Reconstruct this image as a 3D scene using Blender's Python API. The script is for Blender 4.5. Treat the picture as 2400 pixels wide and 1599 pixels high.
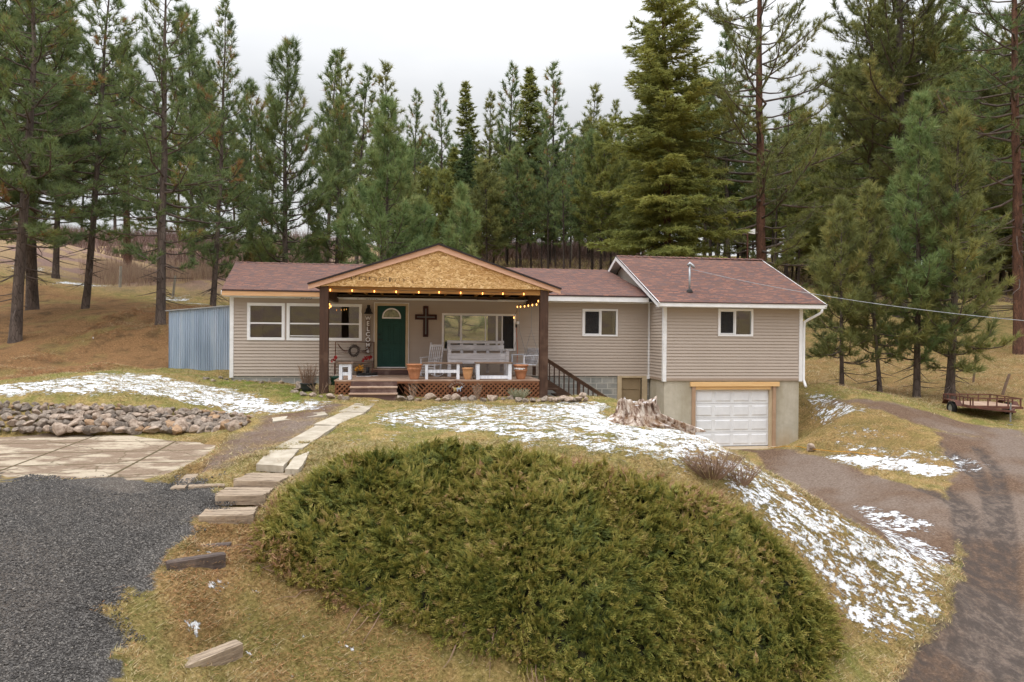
import bpy, math, random
import numpy as np
from math import sin, cos, pi, radians
from mathutils import Vector, Matrix

for o in list(bpy.data.objects):
    bpy.data.objects.remove(o)
SC = bpy.context.scene
COL = SC.collection

# ------------------------------------------------------------------ camera
F = 1600.; CX = 1200.; CY = 799.5
PIT = radians(.36); ROL = .008; CZ = 6.0
fw = np.array([0, cos(PIT), -sin(PIT)]); r0 = np.array([1., 0, 0]); u0 = np.array([0, sin(PIT), cos(PIT)])
RR = cos(ROL) * r0 + sin(ROL) * u0
UU = -sin(ROL) * r0 + cos(ROL) * u0
CAM = np.array([0., 0., CZ])
cd = bpy.data.cameras.new('camera'); cam = bpy.data.objects.new('camera', cd); COL.objects.link(cam)
cd.sensor_width = 36; cd.lens = F / 2400 * 36; cd.clip_start = .1; cd.clip_end = 1500
m = Matrix.Identity(4)
for i in range(3):
    m[i][0] = RR[i]; m[i][1] = UU[i]; m[i][2] = -fw[i]; m[i][3] = CAM[i]
cam.matrix_world = m
SC.camera = cam

# ------------------------------------------------------------------ sky, sun, exposure
SUN_EL, SUN_AZ = radians(62), radians(228)      # azimuth measured clockwise from +Y: behind and left of the camera
w = bpy.data.worlds.new('World'); SC.world = w; w.use_nodes = True
nt = w.node_tree; nt.nodes.clear()
out = nt.nodes.new('ShaderNodeOutputWorld')
sky = nt.nodes.new('ShaderNodeTexSky'); sky.sky_type = 'NISHITA'; sky.sun_disc = False
sky.sun_elevation = SUN_EL; sky.sun_rotation = SUN_AZ
b1 = nt.nodes.new('ShaderNodeBackground'); b1.inputs[1].default_value = .05
hs = nt.nodes.new('ShaderNodeHueSaturation'); hs.inputs['Saturation'].default_value = .18
nt.links.new(sky.outputs[0], hs.inputs['Color']); nt.links.new(hs.outputs[0], b1.inputs[0])
tc = nt.nodes.new('ShaderNodeTexCoord')
sx = nt.nodes.new('ShaderNodeSeparateXYZ'); nt.links.new(tc.outputs['Generated'], sx.inputs[0])
mr = nt.nodes.new('ShaderNodeMapRange'); mr.inputs[1].default_value = .30; mr.inputs[2].default_value = 1
mr.inputs[3].default_value = .56; mr.inputs[4].default_value = 3.3
nt.links.new(sx.outputs[2], mr.inputs[0])
mp = nt.nodes.new('ShaderNodeMapping'); mp.inputs['Scale'].default_value = (1.2, 1.2, 3.2)
nt.links.new(tc.outputs['Generated'], mp.inputs[0])
nz = nt.nodes.new('ShaderNodeTexNoise'); nz.inputs['Scale'].default_value = 1.6; nz.inputs['Detail'].default_value = 5
nt.links.new(mp.outputs[0], nz.inputs[0])
cr = nt.nodes.new('ShaderNodeValToRGB')
cr.color_ramp.elements[0].position = .3; cr.color_ramp.elements[0].color = (.80, .825, .865, 1)
cr.color_ramp.elements[1].position = .62; cr.color_ramp.elements[1].color = (1.0, 1.0, 1.0, 1)
nt.links.new(nz.outputs[0], cr.inputs[0])
b2 = nt.nodes.new('ShaderNodeBackground')
nt.links.new(cr.outputs[0], b2.inputs[0]); nt.links.new(mr.outputs[0], b2.inputs[1])
ad = nt.nodes.new('ShaderNodeAddShader')
nt.links.new(b1.outputs[0], ad.inputs[0]); nt.links.new(b2.outputs[0], ad.inputs[1]); nt.links.new(ad.outputs[0], out.inputs[0])
sl = bpy.data.lights.new('sun', 'SUN'); sl.energy = 1.1; sl.angle = radians(25); sl.color = (1, .96, .9)
so = bpy.data.objects.new('sun', sl); COL.objects.link(so)
sd = Vector((sin(SUN_AZ) * cos(SUN_EL), cos(SUN_AZ) * cos(SUN_EL), sin(SUN_EL)))
so.rotation_euler = sd.to_track_quat('Z', 'Y').to_euler(); so.location = (0, 0, 60)
SC.view_settings.view_transform = 'Standard'; SC.view_settings.look = 'None'
SC.view_settings.exposure = 0.05; SC.view_settings.gamma = 1
try:
    SC.cycles.use_denoising = True; SC.cycles.use_adaptive_sampling = False
    SC.cycles.max_bounces = 5; SC.cycles.diffuse_bounces = 3; SC.cycles.transparent_max_bounces = 10
except Exception:
    pass

# ------------------------------------------------------------------ helpers: pixels of the survey -> places
TH = radians(8); HO = np.array([-9.12, 22.14, 0.]); ex = np.array([cos(TH), sin(TH), 0]); ey = np.array([-sin(TH), cos(TH), 0])
def ray(x, y): return fw + RR * (x - CX) / F - UU * (y - CY) / F
def at(x, y, z): return CAM + ray(x, y) * z
def hl(x, y, ly):
    'point of the house-local plane y=ly seen at pixel x,y -> local (x,y,z)'
    d = ray(x, y); t = (ly - (CAM - HO) @ ey) / (d @ ey); p = CAM + d * t - HO
    return (float(p @ ex), ly, float(p[2]))
def HW(u, v, z=0): return HO + ex * u + ey * v + np.array([0, 0, z])
def lvl(x, y, l):
    'point at height l below the camera seen at pixel'
    d = ray(x, y); t = -l / d[2]; return CAM + d * t

# ------------------------------------------------------------------ numpy value noise
_rs = np.random.RandomState(7); _G = _rs.rand(256, 256)
def vnoise(x, y, s):
    x = np.asarray(x) * s + 1000.3; y = np.asarray(y) * s + 1000.7
    xi = np.floor(x).astype(int); yi = np.floor(y).astype(int); fx = x - xi; fy = y - yi
    fx = fx * fx * (3 - 2 * fx); fy = fy * fy * (3 - 2 * fy)
    a = _G[xi % 256, yi % 256]; b = _G[(xi + 1) % 256, yi % 256]; c = _G[xi % 256, (yi + 1) % 256]; d = _G[(xi + 1) % 256, (yi + 1) % 256]
    return (a * (1 - fx) + b * fx) * (1 - fy) + (c * (1 - fx) + d * fx) * fy

# ------------------------------------------------------------------ terrain height
ctl = []
def cp(p): ctl.append(tuple(float(c) for c in p))
for u, v, z in [(0, 0, 4.5), (0, -2.2, 4.45), (2, -1.0, 4.42), (3.3, -3, 4.3), (6.5, -3.3, 4.18), (9.8, -3.2, 4.2), (4.8, -4, 4.18),
                (5, 3, 4.3), (10, 3, 4.2), (5, 8, 5.2), (13, 9, 5.6), (0, 4, 4.85), (-4.3, 2.4, 4.9), (-6, 1, 4.7),
                (13.5, -.9, 3.3), (12.4, -.8, 3.4), (11.2, -.6, 3.75), (10.3, -.5, 4.05), (14.1, -1.6, 3.1), (15.2, -1.7, 2.45), (17, -1.8, 2.36), (19, -1.8, 2.36), (16, 1, 2.4),
                (19.2, -.6, 3.0), (19.2, .6, 3.75), (19.3, 1.6, 4.2), (20, 6, 4.1)]:
    cp(HW(u, v, z))
for x, y, l in [(0, 945, 1.70), (300, 950, 1.72), (590, 972, 1.8), (0, 1022, 2.3), (300, 1020, 2.32), (520, 1018, 2.33), (0, 1090, 2.34), (300, 1100, 2.36), (-400, 1022, 2.3), (-400, 945, 1.7),
                (640, 1055, 2.2), (610, 1095, 2.3), (560, 1150, 2.5), (520, 1233, 2.82), (470, 1340, 3.2), (480, 1575, 4.0), (600, 1000, 2.0), (760, 960, 1.86),
                (0, 1200, 2.5), (0, 1350, 2.85), (0, 1600, 3.4), (200, 1600, 3.5), (400, 1210, 2.72), (330, 1350, 3.1), (-400, 1350, 2.8), (-400, 1600, 3.3),
                (700, 1500, 4.1), (600, 1599, 4.25), (1000, 1560, 4.6), (1300, 1600, 4.8), (2000, 1600, 4.92), (2000, 1500, 4.72), (2150, 1480, 4.75), (1700, 1620, 4.9),
                (2300, 1600, 5.0), (2350, 1400, 4.6), (2300, 1200, 3.77), (2330, 1050, 3.1), (2200, 1100, 3.45), (2600, 1400, 4.6), (2700, 1100, 3.3),
                (1900, 1100, 3.7), (2050, 1112, 3.6), (2100, 1200, 3.92), (2000, 925, 1.93), (2000, 960, 2.25), (1930, 1000, 2.75), (2060, 1000, 2.7), (2060, 1060, 3.25), (2200, 985, 2.6), (2330, 988, 2.75), (2600, 1000, 2.6),
                (1480, 1000, 2.03), (1400, 930, 1.68), (1250, 950, 1.84), (1000, 1000, 1.95), (1200, 1040, 2.05), (850, 1040, 2.1), (1450, 1080, 2.22), (1650, 1100, 2.38), (1760, 1080, 2.45), (1650, 1030, 2.2),
                (1900, 1175, 3.0), (2000, 1230, 3.4), (2130, 1310, 3.95), (1850, 1250, 3.3), (2000, 1380, 4.15), (1750, 1165, 2.75), (800, 1130, 2.45), (700, 1250, 2.95), (900, 1300, 3.38), (1200, 1250, 3.12), (1500, 1300, 3.35), (1300, 1450, 4.1), (1700, 1450, 4.12)]:
    cp(lvl(x, y, l))
for x, y, Z in [(36, 801, 27), (76, 728, 34), (200, 728, 33), (376, 765, 29), (499, 720, 34), (0, 890, 22), (200, 870, 24), (390, 858, 25), (0, 850, 24), (-300, 780, 27), (-300, 720, 34), (90, 640, 42), (300, 690, 40), (540, 712, 40),
                (299, 618, 52), (0, 560, 70), (600, 575, 85), (300, 570, 80), (-400, 560, 80), (540, 650, 58), (1000, 615, 62), (1400, 612, 62), (1750, 620, 60), (1200, 600, 95), (1700, 600, 95),
                (1973, 918, 28), (2063, 923, 28), (2148, 935, 27.5), (2225, 937, 27), (2389, 830, 38), (1950, 780, 42), (2200, 740, 46), (2400, 715, 52), (1900, 680, 60), (2300, 660, 75), (2700, 760, 45), (2600, 880, 30), (2400, 640, 100)]:
    cp(at(x, y, Z))
for p in [(5.6, 17.2, 2.22), (7, 15.2, 2.15), (4.9, 19.3, 2.5), (8.5, 13.6, 1.7), (2.6, 20, 4.2), (3.6, 18.7, 4.0), (0, 4, 1.0), (-7, 3, 2.3), (8, 4, .9), (0, -8, .8), (-14, -4, 2.2), (16, 0, .9), (0, -30, 4), (30, -30, 5), (-30, -30, 6), (0, -90, 26), (-90, -90, 26), (90, -90, 26),
          (-60, 0, 6), (-60, 30, 14), (60, 20, 3), (60, 50, 5), (-90, 100, 22), (0, 160, 20), (-150, 160, 24), (150, 160, 16), (150, 0, 6), (-150, 0, 14), (120, -60, 14), (-120, -60, 20)]:
    cp(p)
ctl = np.array(ctl)
def _k(r2): return .5 * r2 * np.log(r2 + 1e-9)
_n = len(ctl)
_A = np.zeros((_n + 3, _n + 3)); _d2 = ((ctl[:, None, :2] - ctl[None, :, :2]) ** 2).sum(2)
_A[:_n, :_n] = _k(_d2) + np.eye(_n) * .35
_A[:_n, _n] = 1; _A[:_n, _n + 1:] = ctl[:, :2]; _A[_n, :_n] = 1; _A[_n + 1:, :_n] = ctl[:, :2].T
_W = np.linalg.solve(_A, np.r_[ctl[:, 2], 0, 0, 0])
def hgt(x, y):
    x = np.atleast_1d(np.asarray(x, float)); y = np.atleast_1d(np.asarray(y, float)); sh = x.shape
    x = x.ravel(); y = y.ravel(); o = np.empty(len(x))
    for i in range(0, len(x), 20000):
        a = x[i:i + 20000]; b = y[i:i + 20000]
        r2 = (a[:, None] - ctl[None, :, 0]) ** 2 + (b[:, None] - ctl[None, :, 1]) ** 2
        o[i:i + 20000] = _k(r2) @ _W[:_n] + _W[_n] + _W[_n + 1] * a + _W[_n + 2] * b
    return o.reshape(sh)
def h1(x, y): return float(hgt(x, y)[0])
_ts = np.r_[np.arange(4, 30, .05), np.arange(30, 160, .4)]
def og(px, py):
    'ground point seen at a pixel'
    d = ray(px, py); P = CAM[None] + d[None] * _ts[:, None]
    below = P[:, 2] < hgt(P[:, 0], P[:, 1])
    i = int(np.argmax(below)) if below.any() else len(_ts) - 1
    p = P[i]; return np.array([p[0], p[1], h1(p[0], p[1])])

# ------------------------------------------------------------------ mask polygons (as seen, laid down on the ground)
def gp(pts): return np.array([og(*p)[:2] for p in pts])
def sdist(poly, x, y):
    'signed distance, positive inside'
    inside = np.zeros(x.shape, bool); dmin = np.full(x.shape, 1e9)
    n = len(poly)
    for i in range(n):
        ax, ay = poly[i]; bx, by = poly[(i + 1) % n]
        c = ((ay > y) != (by > y)) & (x < (bx - ax) * (y - ay) / (by - ay + 1e-12) + ax); inside ^= c
        dx, dy = bx - ax, by - ay; t = np.clip(((x - ax) * dx + (y - ay) * dy) / (dx * dx + dy * dy + 1e-12), 0, 1)
        dmin = np.minimum(dmin, np.hypot(x - ax - t * dx, y - ay - t * dy))
    return np.where(inside, dmin, -dmin)
def ldist(line, x, y):
    dmin = np.full(x.shape, 1e9)
    for i in range(len(line) - 1):
        ax, ay = line[i]; bx, by = line[i + 1]; dx, dy = bx - ax, by - ay
        t = np.clip(((x - ax) * dx + (y - ay) * dy) / (dx * dx + dy * dy + 1e-12), 0, 1)
        dmin = np.minimum(dmin, np.hypot(x - ax - t * dx, y - ay - t * dy))
    return dmin
def ss(a, b, v): t = np.clip((v - a) / (b - a), 0, 1); return t * t * (3 - 2 * t)
PAD = gp([(-500, 1018), (0, 1020), (300, 1021), (505, 1024), (488, 1050), (430, 1090), (370, 1128), (330, 1142), (200, 1128), (0, 1118), (-500, 1110)])
GRAVEL = gp([(-500, 1108), (0, 1116), (200, 1124), (330, 1136), (420, 1128), (500, 1132), (505, 1190), (450, 1240), (380, 1300), (335, 1370), (290, 1440), (240, 1520), (190, 1640), (140, 2100), (-1500, 2100), (-1200, 1300)])
DIRT = [(gp([(600, 985), (740, 945), (830, 950), (700, 1035), (600, 1075), (480, 1120), (400, 1125), (500, 1050)]), .62),
        (gp([(1740, 1052), (1900, 1062), (1990, 1100), (2200, 1150), (2260, 1220), (2240, 1330), (2130, 1300), (1990, 1215), (1890, 1150), (1780, 1080)]), 1),
        (gp([(2190, 1010), (2400, 1035), (2900, 1060), (2900, 1700), (3000, 2300), (1800, 2300), (2050, 1700), (2130, 1540), (2220, 1430), (2250, 1300), (2220, 1150), (2230, 1080)]), 1),
        (gp([(1900, 932), (2050, 938), (2200, 970), (2400, 1010), (2420, 1050), (2250, 1020), (2080, 975), (1960, 950)]), .7),
        (gp([(1270, 895), (1350, 915), (1420, 930), (1330, 940), (1260, 935)]), .6)]
SNOW = [(gp([(-300, 910), (0, 903), (120, 890), (300, 874), (420, 888), (560, 915), (650, 940), (790, 938), (775, 962), (640, 972), (450, 952), (200, 928), (0, 932), (-300, 940)]), .60, .7),
        (gp([(860, 965), (1000, 950), (1200, 943), (1440, 946), (1440, 985), (1580, 1002), (1660, 1040), (1790, 1110), (1600, 1108), (1480, 1085), (1250, 1060), (1100, 1015), (840, 1000)]), .54, .8),
        (gp([(1270, 948), (1430, 944), (1440, 985), (1600, 1012), (1750, 1100), (1500, 1082), (1330, 1000)]), .62, .6),
        (gp([(1640, 1085), (1760, 1080), (1905, 1172), (2050, 1248), (2170, 1310), (2235, 1390), (2215, 1460), (2110, 1540), (1995, 1490), (1915, 1390), (1820, 1262), (1700, 1160)]), .56, .35),
        (gp([(1990, 1180), (2100, 1195), (2200, 1235), (2190, 1250), (2100, 1245), (2250, 1300), (2262, 1345), (2200, 1360), (2150, 1318), (2070, 1262)]), .54, .35),
        (gp([(1878, 912), (1960, 922), (2040, 962), (2060, 992), (1960, 985), (1880, 950)]), .53, .5),
        (gp([(1930, 1068), (2060, 1070), (2280, 1096), (2290, 1112), (2200, 1122), (2080, 1108), (1990, 1090)]), .66, .55),
        (gp([(1920, 1030), (2080, 1040), (2240, 1060), (2350, 1090), (2300, 1110), (2150, 1080), (1960, 1055)]), .47, .5),
        (gp([(1940, 1000), (2100, 1010), (2150, 1030), (1960, 1040)]), .38, .3),
        (gp([(1060, 1520), (1120, 1545), (1260, 1575), (1250, 1590), (1100, 1565)]), .52, .2),
        (gp([(430, 1290), (560, 1270), (545, 1300), (440, 1310)]), .42, .1),
        (gp([(430, 1470), (480, 1465), (480, 1490), (430, 1490)]), .52, .08),
        (gp([(480, 1360), (560, 1360), (540, 1410), (470, 1400)]), .43, .1),
        (gp([(420, 1270), (1100, 1530), (1050, 1600), (500, 1600)]), .25, .4),
        (gp([(840, 985), (960, 975), (1000, 1030), (760, 1060)]), .34, .4)]
SNOWLINE = gp([(60, 632), (200, 672), (400, 702), (545, 720)])
GREEN = [(gp([(470, 880), (700, 905), (790, 935), (690, 948), (560, 912), (470, 895)]), 1., .4),
         (gp([(760, 950), (1300, 938), (1700, 1050), (1400, 1080), (1000, 1040), (720, 1080)]), .28, .8),
         (gp([(0, 865), (500, 850), (500, 880), (0, 900)]), .5, .5),
         (gp([(1880, 910), (2400, 940), (2400, 1010), (2100, 960), (1880, 930)]), .38, .5),
         (gp([(560, 1380), (900, 1480), (1300, 1590), (1250, 1640), (700, 1640), (540, 1480)]), .5, .5),
         (gp([(1880, 960), (2150, 1000), (2250, 1080), (2000, 1060), (1890, 1040)]), .2, .5),
         (gp([(1950, 1480), (2080, 1520), (2010, 1640), (1900, 1640)]), .8, .4),
         (gp([(0, 930), (590, 960), (590, 985), (0, 955)]), .3, .4)]
NEEDLE = [(gp([(-600, 640), (0, 655), (300, 700), (530, 735), (530, 850), (390, 862), (200, 872), (0, 890), (-600, 900)]), 1., .5),
          (gp([(480, 1200), (640, 1215), (600, 1330), (520, 1500), (420, 1500), (380, 1330)]), .62, .3),
          (gp([(1870, 790), (2500, 800), (2500, 930), (2250, 945), (1870, 915)]), .5, .5),
          (gp([(1080, 1120), (2010, 1300), (2010, 1640), (600, 1600), (560, 1250)]), .28, .3),
          (gp([(1870, 930), (1990, 945), (2150, 1000), (2250, 1080), (2230, 1140), (2000, 1090), (1880, 1060)]), .45, .5),
          (gp([(430, 1020), (540, 1020), (480, 1090), (380, 1140)]), .6, .3),
          (gp([(1600, 1030), (1800, 1080), (2160, 1290), (2250, 1400), (2100, 1560), (1900, 1400), (1700, 1160)]), .42, .5)]
FIELD = gp([(-900, 620), (60, 638), (300, 688), (545, 712), (900, 690), (900, 560), (-900, 520)])
TRACKS = [gp([(2170, 1640), (2240, 1460), (2285, 1320), (2275, 1200), (2200, 1130)]), gp([(2330, 1640), (2335, 1430), (2345, 1250), (2300, 1120), (2200, 1040)]),
          gp([(2250, 1640), (2290, 1450), (2320, 1300), (2320, 1180), (2290, 1100), (2240, 1060)]),
          gp([(2390, 1640), (2370, 1400), (2360, 1200), (2335, 1100), (2290, 1050)]),
          gp([(2090, 1640), (2200, 1440), (2260, 1300), (2240, 1180), (2150, 1140)])]
def masks(x, y):
    n1 = vnoise(x, y, .9) * .6 + vnoise(x, y, 2.7) * .4
    j = (n1 - .5) * .5
    snow = np.zeros_like(x)
    for p, d, e in SNOW: snow = np.maximum(snow, d * ss(-e * .45, e * .8, sdist(p, x, y) + j * 1.1 * min(1, e * 2)) ** .6)
    snow = np.maximum(snow, .62 * ss(1.0, .2, ldist(SNOWLINE, x, y) + j))
    green = .05 + np.zeros_like(x)
    for p, d, e in GREEN: green = np.maximum(green, d * ss(-e, e, sdist(p, x, y) + j))
    ndl = np.zeros_like(x)
    for p, d, e in NEEDLE: ndl = np.maximum(ndl, d * ss(-e, e, sdist(p, x, y) + j))
    dirt = np.zeros_like(x)
    for p, d in DIRT: dirt = np.maximum(dirt, d * ss(-.35, .35, sdist(p, x, y) + j * 1.1))
    pad = ss(-.12, .12, sdist(PAD, x, y) + (n1 - .5) * .3)
    gra = ss(-.45, .30, sdist(GRAVEL, x, y) + (n1 - .5) * 1.3 + (vnoise(x, y, 7) - .5) * .35)
    pad = pad * (1 - gra)
    trk = np.zeros_like(x)
    for t in TRACKS: trk = np.maximum(trk, ss(.20, .09, ldist(t, x, y) + j * .10))
    fld = np.maximum(ss(-1, 2, sdist(FIELD, x, y)), ss(-12, -25, y))
    return snow, green, ndl, dirt, pad, gra, trk, fld

# ------------------------------------------------------------------ materials
class NT:
    def __init__(s, name):
        s.m = bpy.data.materials.new(name); s.m.use_nodes = True; s.t = s.m.node_tree; s.t.nodes.clear()
        s.out = s.n('OutputMaterial'); s.b = s.n('BsdfPrincipled'); s.l(s.b, 0, s.out, 0)
        s.b.inputs['Specular IOR Level'].default_value = .25
    def n(s, k): return s.t.nodes.new('ShaderNode' + k)
    def l(s, a, i, b, j): s.t.links.new(a.outputs[i], b.inputs[j])
    def coord(s, which='Object', scale=(1, 1, 1)):
        c = s.n('TexCoord'); mp = s.n('Mapping'); mp.inputs['Scale'].default_value = scale; s.l(c, which, mp, 0); return mp
    def noise(s, src, scale, detail=4, rough=.55):
        z = s.n('TexNoise'); z.inputs['Scale'].default_value = scale; z.inputs['Detail'].default_value = detail; z.inputs['Roughness'].default_value = rough
        s.l(src, 0, z, 0); return z
    def ramp(s, src, stops, i=0):
        r = s.n('ValToRGB'); e = r.color_ramp.elements
        while len(e) < len(stops): e.new(.5)
        for k, (p, c) in enumerate(stops):
            e[k].position = p; e[k].color = (c[0], c[1], c[2], 1) if isinstance(c, (tuple, list)) else (c, c, c, 1)
        s.l(src, i, r, 0); return r
    def mix(s, a, b, f, mode='MIX'):
        x = s.n('Mix'); x.data_type = 'RGBA'; x.blend_type = mode
        for v, j in ((a, 6), (b, 7)):
            if isinstance(v, tuple) and isinstance(v[0], (int, float)): x.inputs[j].default_value = (*v, 1)
            elif isinstance(v, tuple): s.t.links.new(v[0].outputs[v[1]], x.inputs[j])
            else: s.t.links.new(v.outputs[0], x.inputs[j])
        if isinstance(f, (int, float)): x.inputs[0].default_value = f
        elif isinstance(f, tuple): s.t.links.new(f[0].outputs[f[1]], x.inputs[0])
        else: s.t.links.new(f.outputs[0], x.inputs[0])
        return (x, 2)
    def math(s, op, a, b=None, clamp=False):
        x = s.n('Math'); x.operation = op; x.use_clamp = clamp
        for v, j in ((a, 0), (b, 1)):
            if v is None: continue
            if isinstance(v, (int, float)): x.inputs[j].default_value = v
            elif isinstance(v, tuple): s.t.links.new(v[0].outputs[v[1]], x.inputs[j])
            else: s.t.links.new(v.outputs[0], x.inputs[j])
        return x
    def attr(s, name):
        a = s.n('Attribute'); a.attribute_name = name; return a
    def base(s, c):
        if isinstance(c, tuple) and isinstance(c[0], (int, float)): s.b.inputs['Base Color'].default_value = (*c, 1)
        elif isinstance(c, tuple): s.t.links.new(c[0].outputs[c[1]], s.b.inputs['Base Color'])
        else: s.t.links.new(c.outputs[0], s.b.inputs['Base Color'])
    def bump(s, src, dist=.01, strength=1., i=0):
        b = s.n('Bump'); b.inputs['Distance'].default_value = dist; b.inputs['Strength'].default_value = strength
        if isinstance(src, tuple): src, i = src
        s.l(src, i, b, 'Height'); s.l(b, 0, s.b, 'Normal')
    def rough(s, v): s.b.inputs['Roughness'].default_value = v; return s

def simple(name, c1, c2=None, rough=.7, scale=4, stretch=(1, 1, 1), bump=0., bscale=30, metal=0., spec=.25, lo=.35, hi=.65):
    t = NT(name); t.rough(rough); t.b.inputs['Metallic'].default_value = metal; t.b.inputs['Specular IOR Level'].default_value = spec
    co = t.coord('Object', stretch)
    if c2 is None: c2 = tuple(v * .8 for v in c1)
    n1 = t.noise(co, scale, 6, .6); t.base(t.ramp(n1, [(lo, c2), (hi, c1)]))
    if bump: t.bump(t.noise(co, bscale, 3), bump)
    return t.m
def wood(name, c1, c2, c3=None, axis=0, rough=.75, bump=.003):
    st = [14, 14, 14]; st[axis] = .9
    t = NT(name); t.rough(rough); co = t.coord('Object', tuple(st))
    n1 = t.noise(co, 1.6, 8, .65); n2 = t.noise(t.coord('Object', (1, 1, 1)), 2.3, 4)
    a = t.ramp(n1, [(.32, c2), (.66, c1)])
    if c3: a = t.mix(a, c3, t.ramp(n2, [(.52, 0), (.68, 1)]))
    t.base(a); t.bump(n1, bump); return t.m

MT = {}
MT['white'] = simple('white_paint', (.80, .80, .82), (.70, .70, .71), .5, 3)
MT['vinyl'] = simple('vinyl_frame', (.82, .82, .84), (.76, .76, .78), .4, 3)
MT['tanTrim'] = simple('tan_trim', (.50, .40, .27), (.42, .33, .22), .6, 3)
MT['brownTrim'] = simple('brown_trim', (.42, .28, .19), (.35, .23, .15), .6, 3)
MT['basedoor'] = simple('basement_door_paint', (.28, .21, .13), (.24, .18, .11), .6, 3)
MT['cedar'] = wood('fresh_fir_board', (.66, .40, .22), (.52, .29, .14), (.60, .36, .20))
MT['pine'] = wood('new_pine_board', (.76, .52, .26), (.66, .40, .18), (.70, .46, .22))
MT['rakewood'] = wood('pink_primed_rake', (.68, .42, .30), (.58, .34, .23))
MT['dark'] = wood('dark_stained_timber', (.085, .045, .030), (.045, .025, .018), (.11, .065, .045), axis=2)
MT['darkx'] = wood('dark_stained_rail', (.10, .055, .035), (.055, .032, .022), (.13, .08, .05), axis=0)
MT['step'] = wood('stained_step_board', (.13, .075, .065), (.07, .042, .036), (.20, .14, .12))
MT['tread'] = wood('worn_deck_board', (.42, .30, .22), (.28, .17, .12), (.48, .37, .29))
MT['lattice'] = wood('brown_lattice', (.24, .105, .05), (.15, .06, .03), (.30, .15, .08))
MT['whitewash'] = wood('whitewashed_board', (.62, .61, .64), (.38, .36, .37), (.70, .70, .74))
MT['whitelegs'] = wood('worn_white_leg', (.74, .77, .84), (.50, .52, .58), (.80, .82, .88), axis=2)
MT['benchtop'] = wood('weathered_brown_top', (.22, .15, .11), (.13, .085, .06), (.27, .20, .16))
MT['tie'] = wood('weathered_tie', (.44, .35, .26), (.10, .07, .05), (.28, .21, .15), rough=.9, bump=.012)
MT['tiedark'] = wood('dark_creosote_tie', (.13, .10, .09), (.045, .035, .03), (.20, .15, .12), rough=.9, bump=.012)
MT['metalgrey'] = simple('galvanised_pipe', (.42, .44, .46), (.30, .31, .33), .45, 8, metal=.6)
MT['black'] = simple('black_metal', (.02, .018, .017), (.012, .011, .011), .5, 8)
MT['blackplastic'] = simple('black_plastic', (.035, .04, .045), (.025, .028, .03), .55, 4)
MT['rust'] = simple('rusty_red_paint', (.15, .062, .045), (.085, .038, .03), .75, 5, bump=.002)
MT['rubber'] = simple('tyre_rubber', (.02, .02, .02), (.013, .013, .013), .85, 6)
MT['rockA'] = simple('field_rock_grey', (.37, .305, .25), (.17, .135, .11), .9, 2.2, bump=.03, bscale=9)
MT['rockB'] = simple('field_rock_tan', (.50, .40, .32), (.27, .20, .155), .9, 2.2, bump=.03, bscale=9)
MT['rockC'] = simple('field_rock_dark', (.26, .215, .18), (.115, .095, .08), .9, 2.2, bump=.03, bscale=9)
MT['rockD'] = simple('field_rock_orange', (.46, .30, .18), (.26, .17, .11), .9, 2.2, bump=.03, bscale=9)
MT['terra'] = simple('terracotta', (.50, .23, .12), (.33, .15, .08), .85, 5, bump=.004, bscale=20)
MT['terra2'] = simple('buff_terracotta', (.60, .34, .17), (.48, .25, .12), .85, 5, bump=.002, bscale=20)
MT['interior'] = simple('interior_wall', (.22, .19, .15), (.18, .155, .12), .9, 2)
MT['green_door'] = simple('green_door_paint', (.008, .058, .045), (.006, .046, .037), .45, 2)
MT['greentub'] = simple('green_plastic', (.01, .07, .05), (.008, .05, .035), .5, 2)
MT['drystem'] = simple('dry_stem', (.30, .20, .14), (.17, .11, .08), .9, 3)
MT['palestem'] = simple('pale_dry_stem', (.42, .31, .23), (.27, .19, .14), .9, 3)
MT['paleleaf'] = simple('silver_leaf', (.35, .36, .26), (.22, .22, .13), .9, 3)
MT['red'] = simple('red_leaf', (.36, .02, .02), (.22, .02, .02), .7, 3)
MT['yellow'] = simple('yellow_flower', (.60, .30, .02), (.4, .15, .02), .7, 3)
MT['orange'] = simple('orange_cord', (.75, .12, .02), (.6, .1, .02), .6, 3)
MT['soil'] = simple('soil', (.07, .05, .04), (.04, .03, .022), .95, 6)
MT['blue'] = simple('blue_ink', (.015, .02, .12), (.01, .015, .08), .7, 3)
MT['ink'] = simple('black_ink', (.10, .06, .03), (.16, .10, .05), .8, 30)
MT['cablew'] = simple('aluminium_cable', (.34, .35, .37), (.22, .23, .24), .4, 8, metal=.5)
MT['birch'] = simple('pale_stem', (.45, .42, .37), (.3, .27, .24), .9, 3)
MT['horseA'] = simple('tan_cutout', (.50, .36, .24), (.42, .30, .20), .6, 3)
MT['horseB'] = simple('pale_blue_cutout', (.42, .50, .62), (.35, .42, .52), .6, 3)
MT['horseC'] = simple('yellow_cutout', (.50, .40, .16), (.42, .33, .12), .6, 3)
MT['cord'] = MT['black']

t = NT('glow_bulb'); e = t.n('Emission'); e.inputs[0].default_value = (1, .42, .10, 1); e.inputs[1].default_value = 5; t.l(e, 0, t.out, 0); MT['bulb'] = t.m; t.m.cycles.emission_sampling = 'NONE'
t = NT('lit_filament'); e = t.n('Emission'); e.inputs[0].default_value = (1, .6, .2, 1); e.inputs[1].default_value = 5; t.l(e, 0, t.out, 0); MT['lamp'] = t.m

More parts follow.
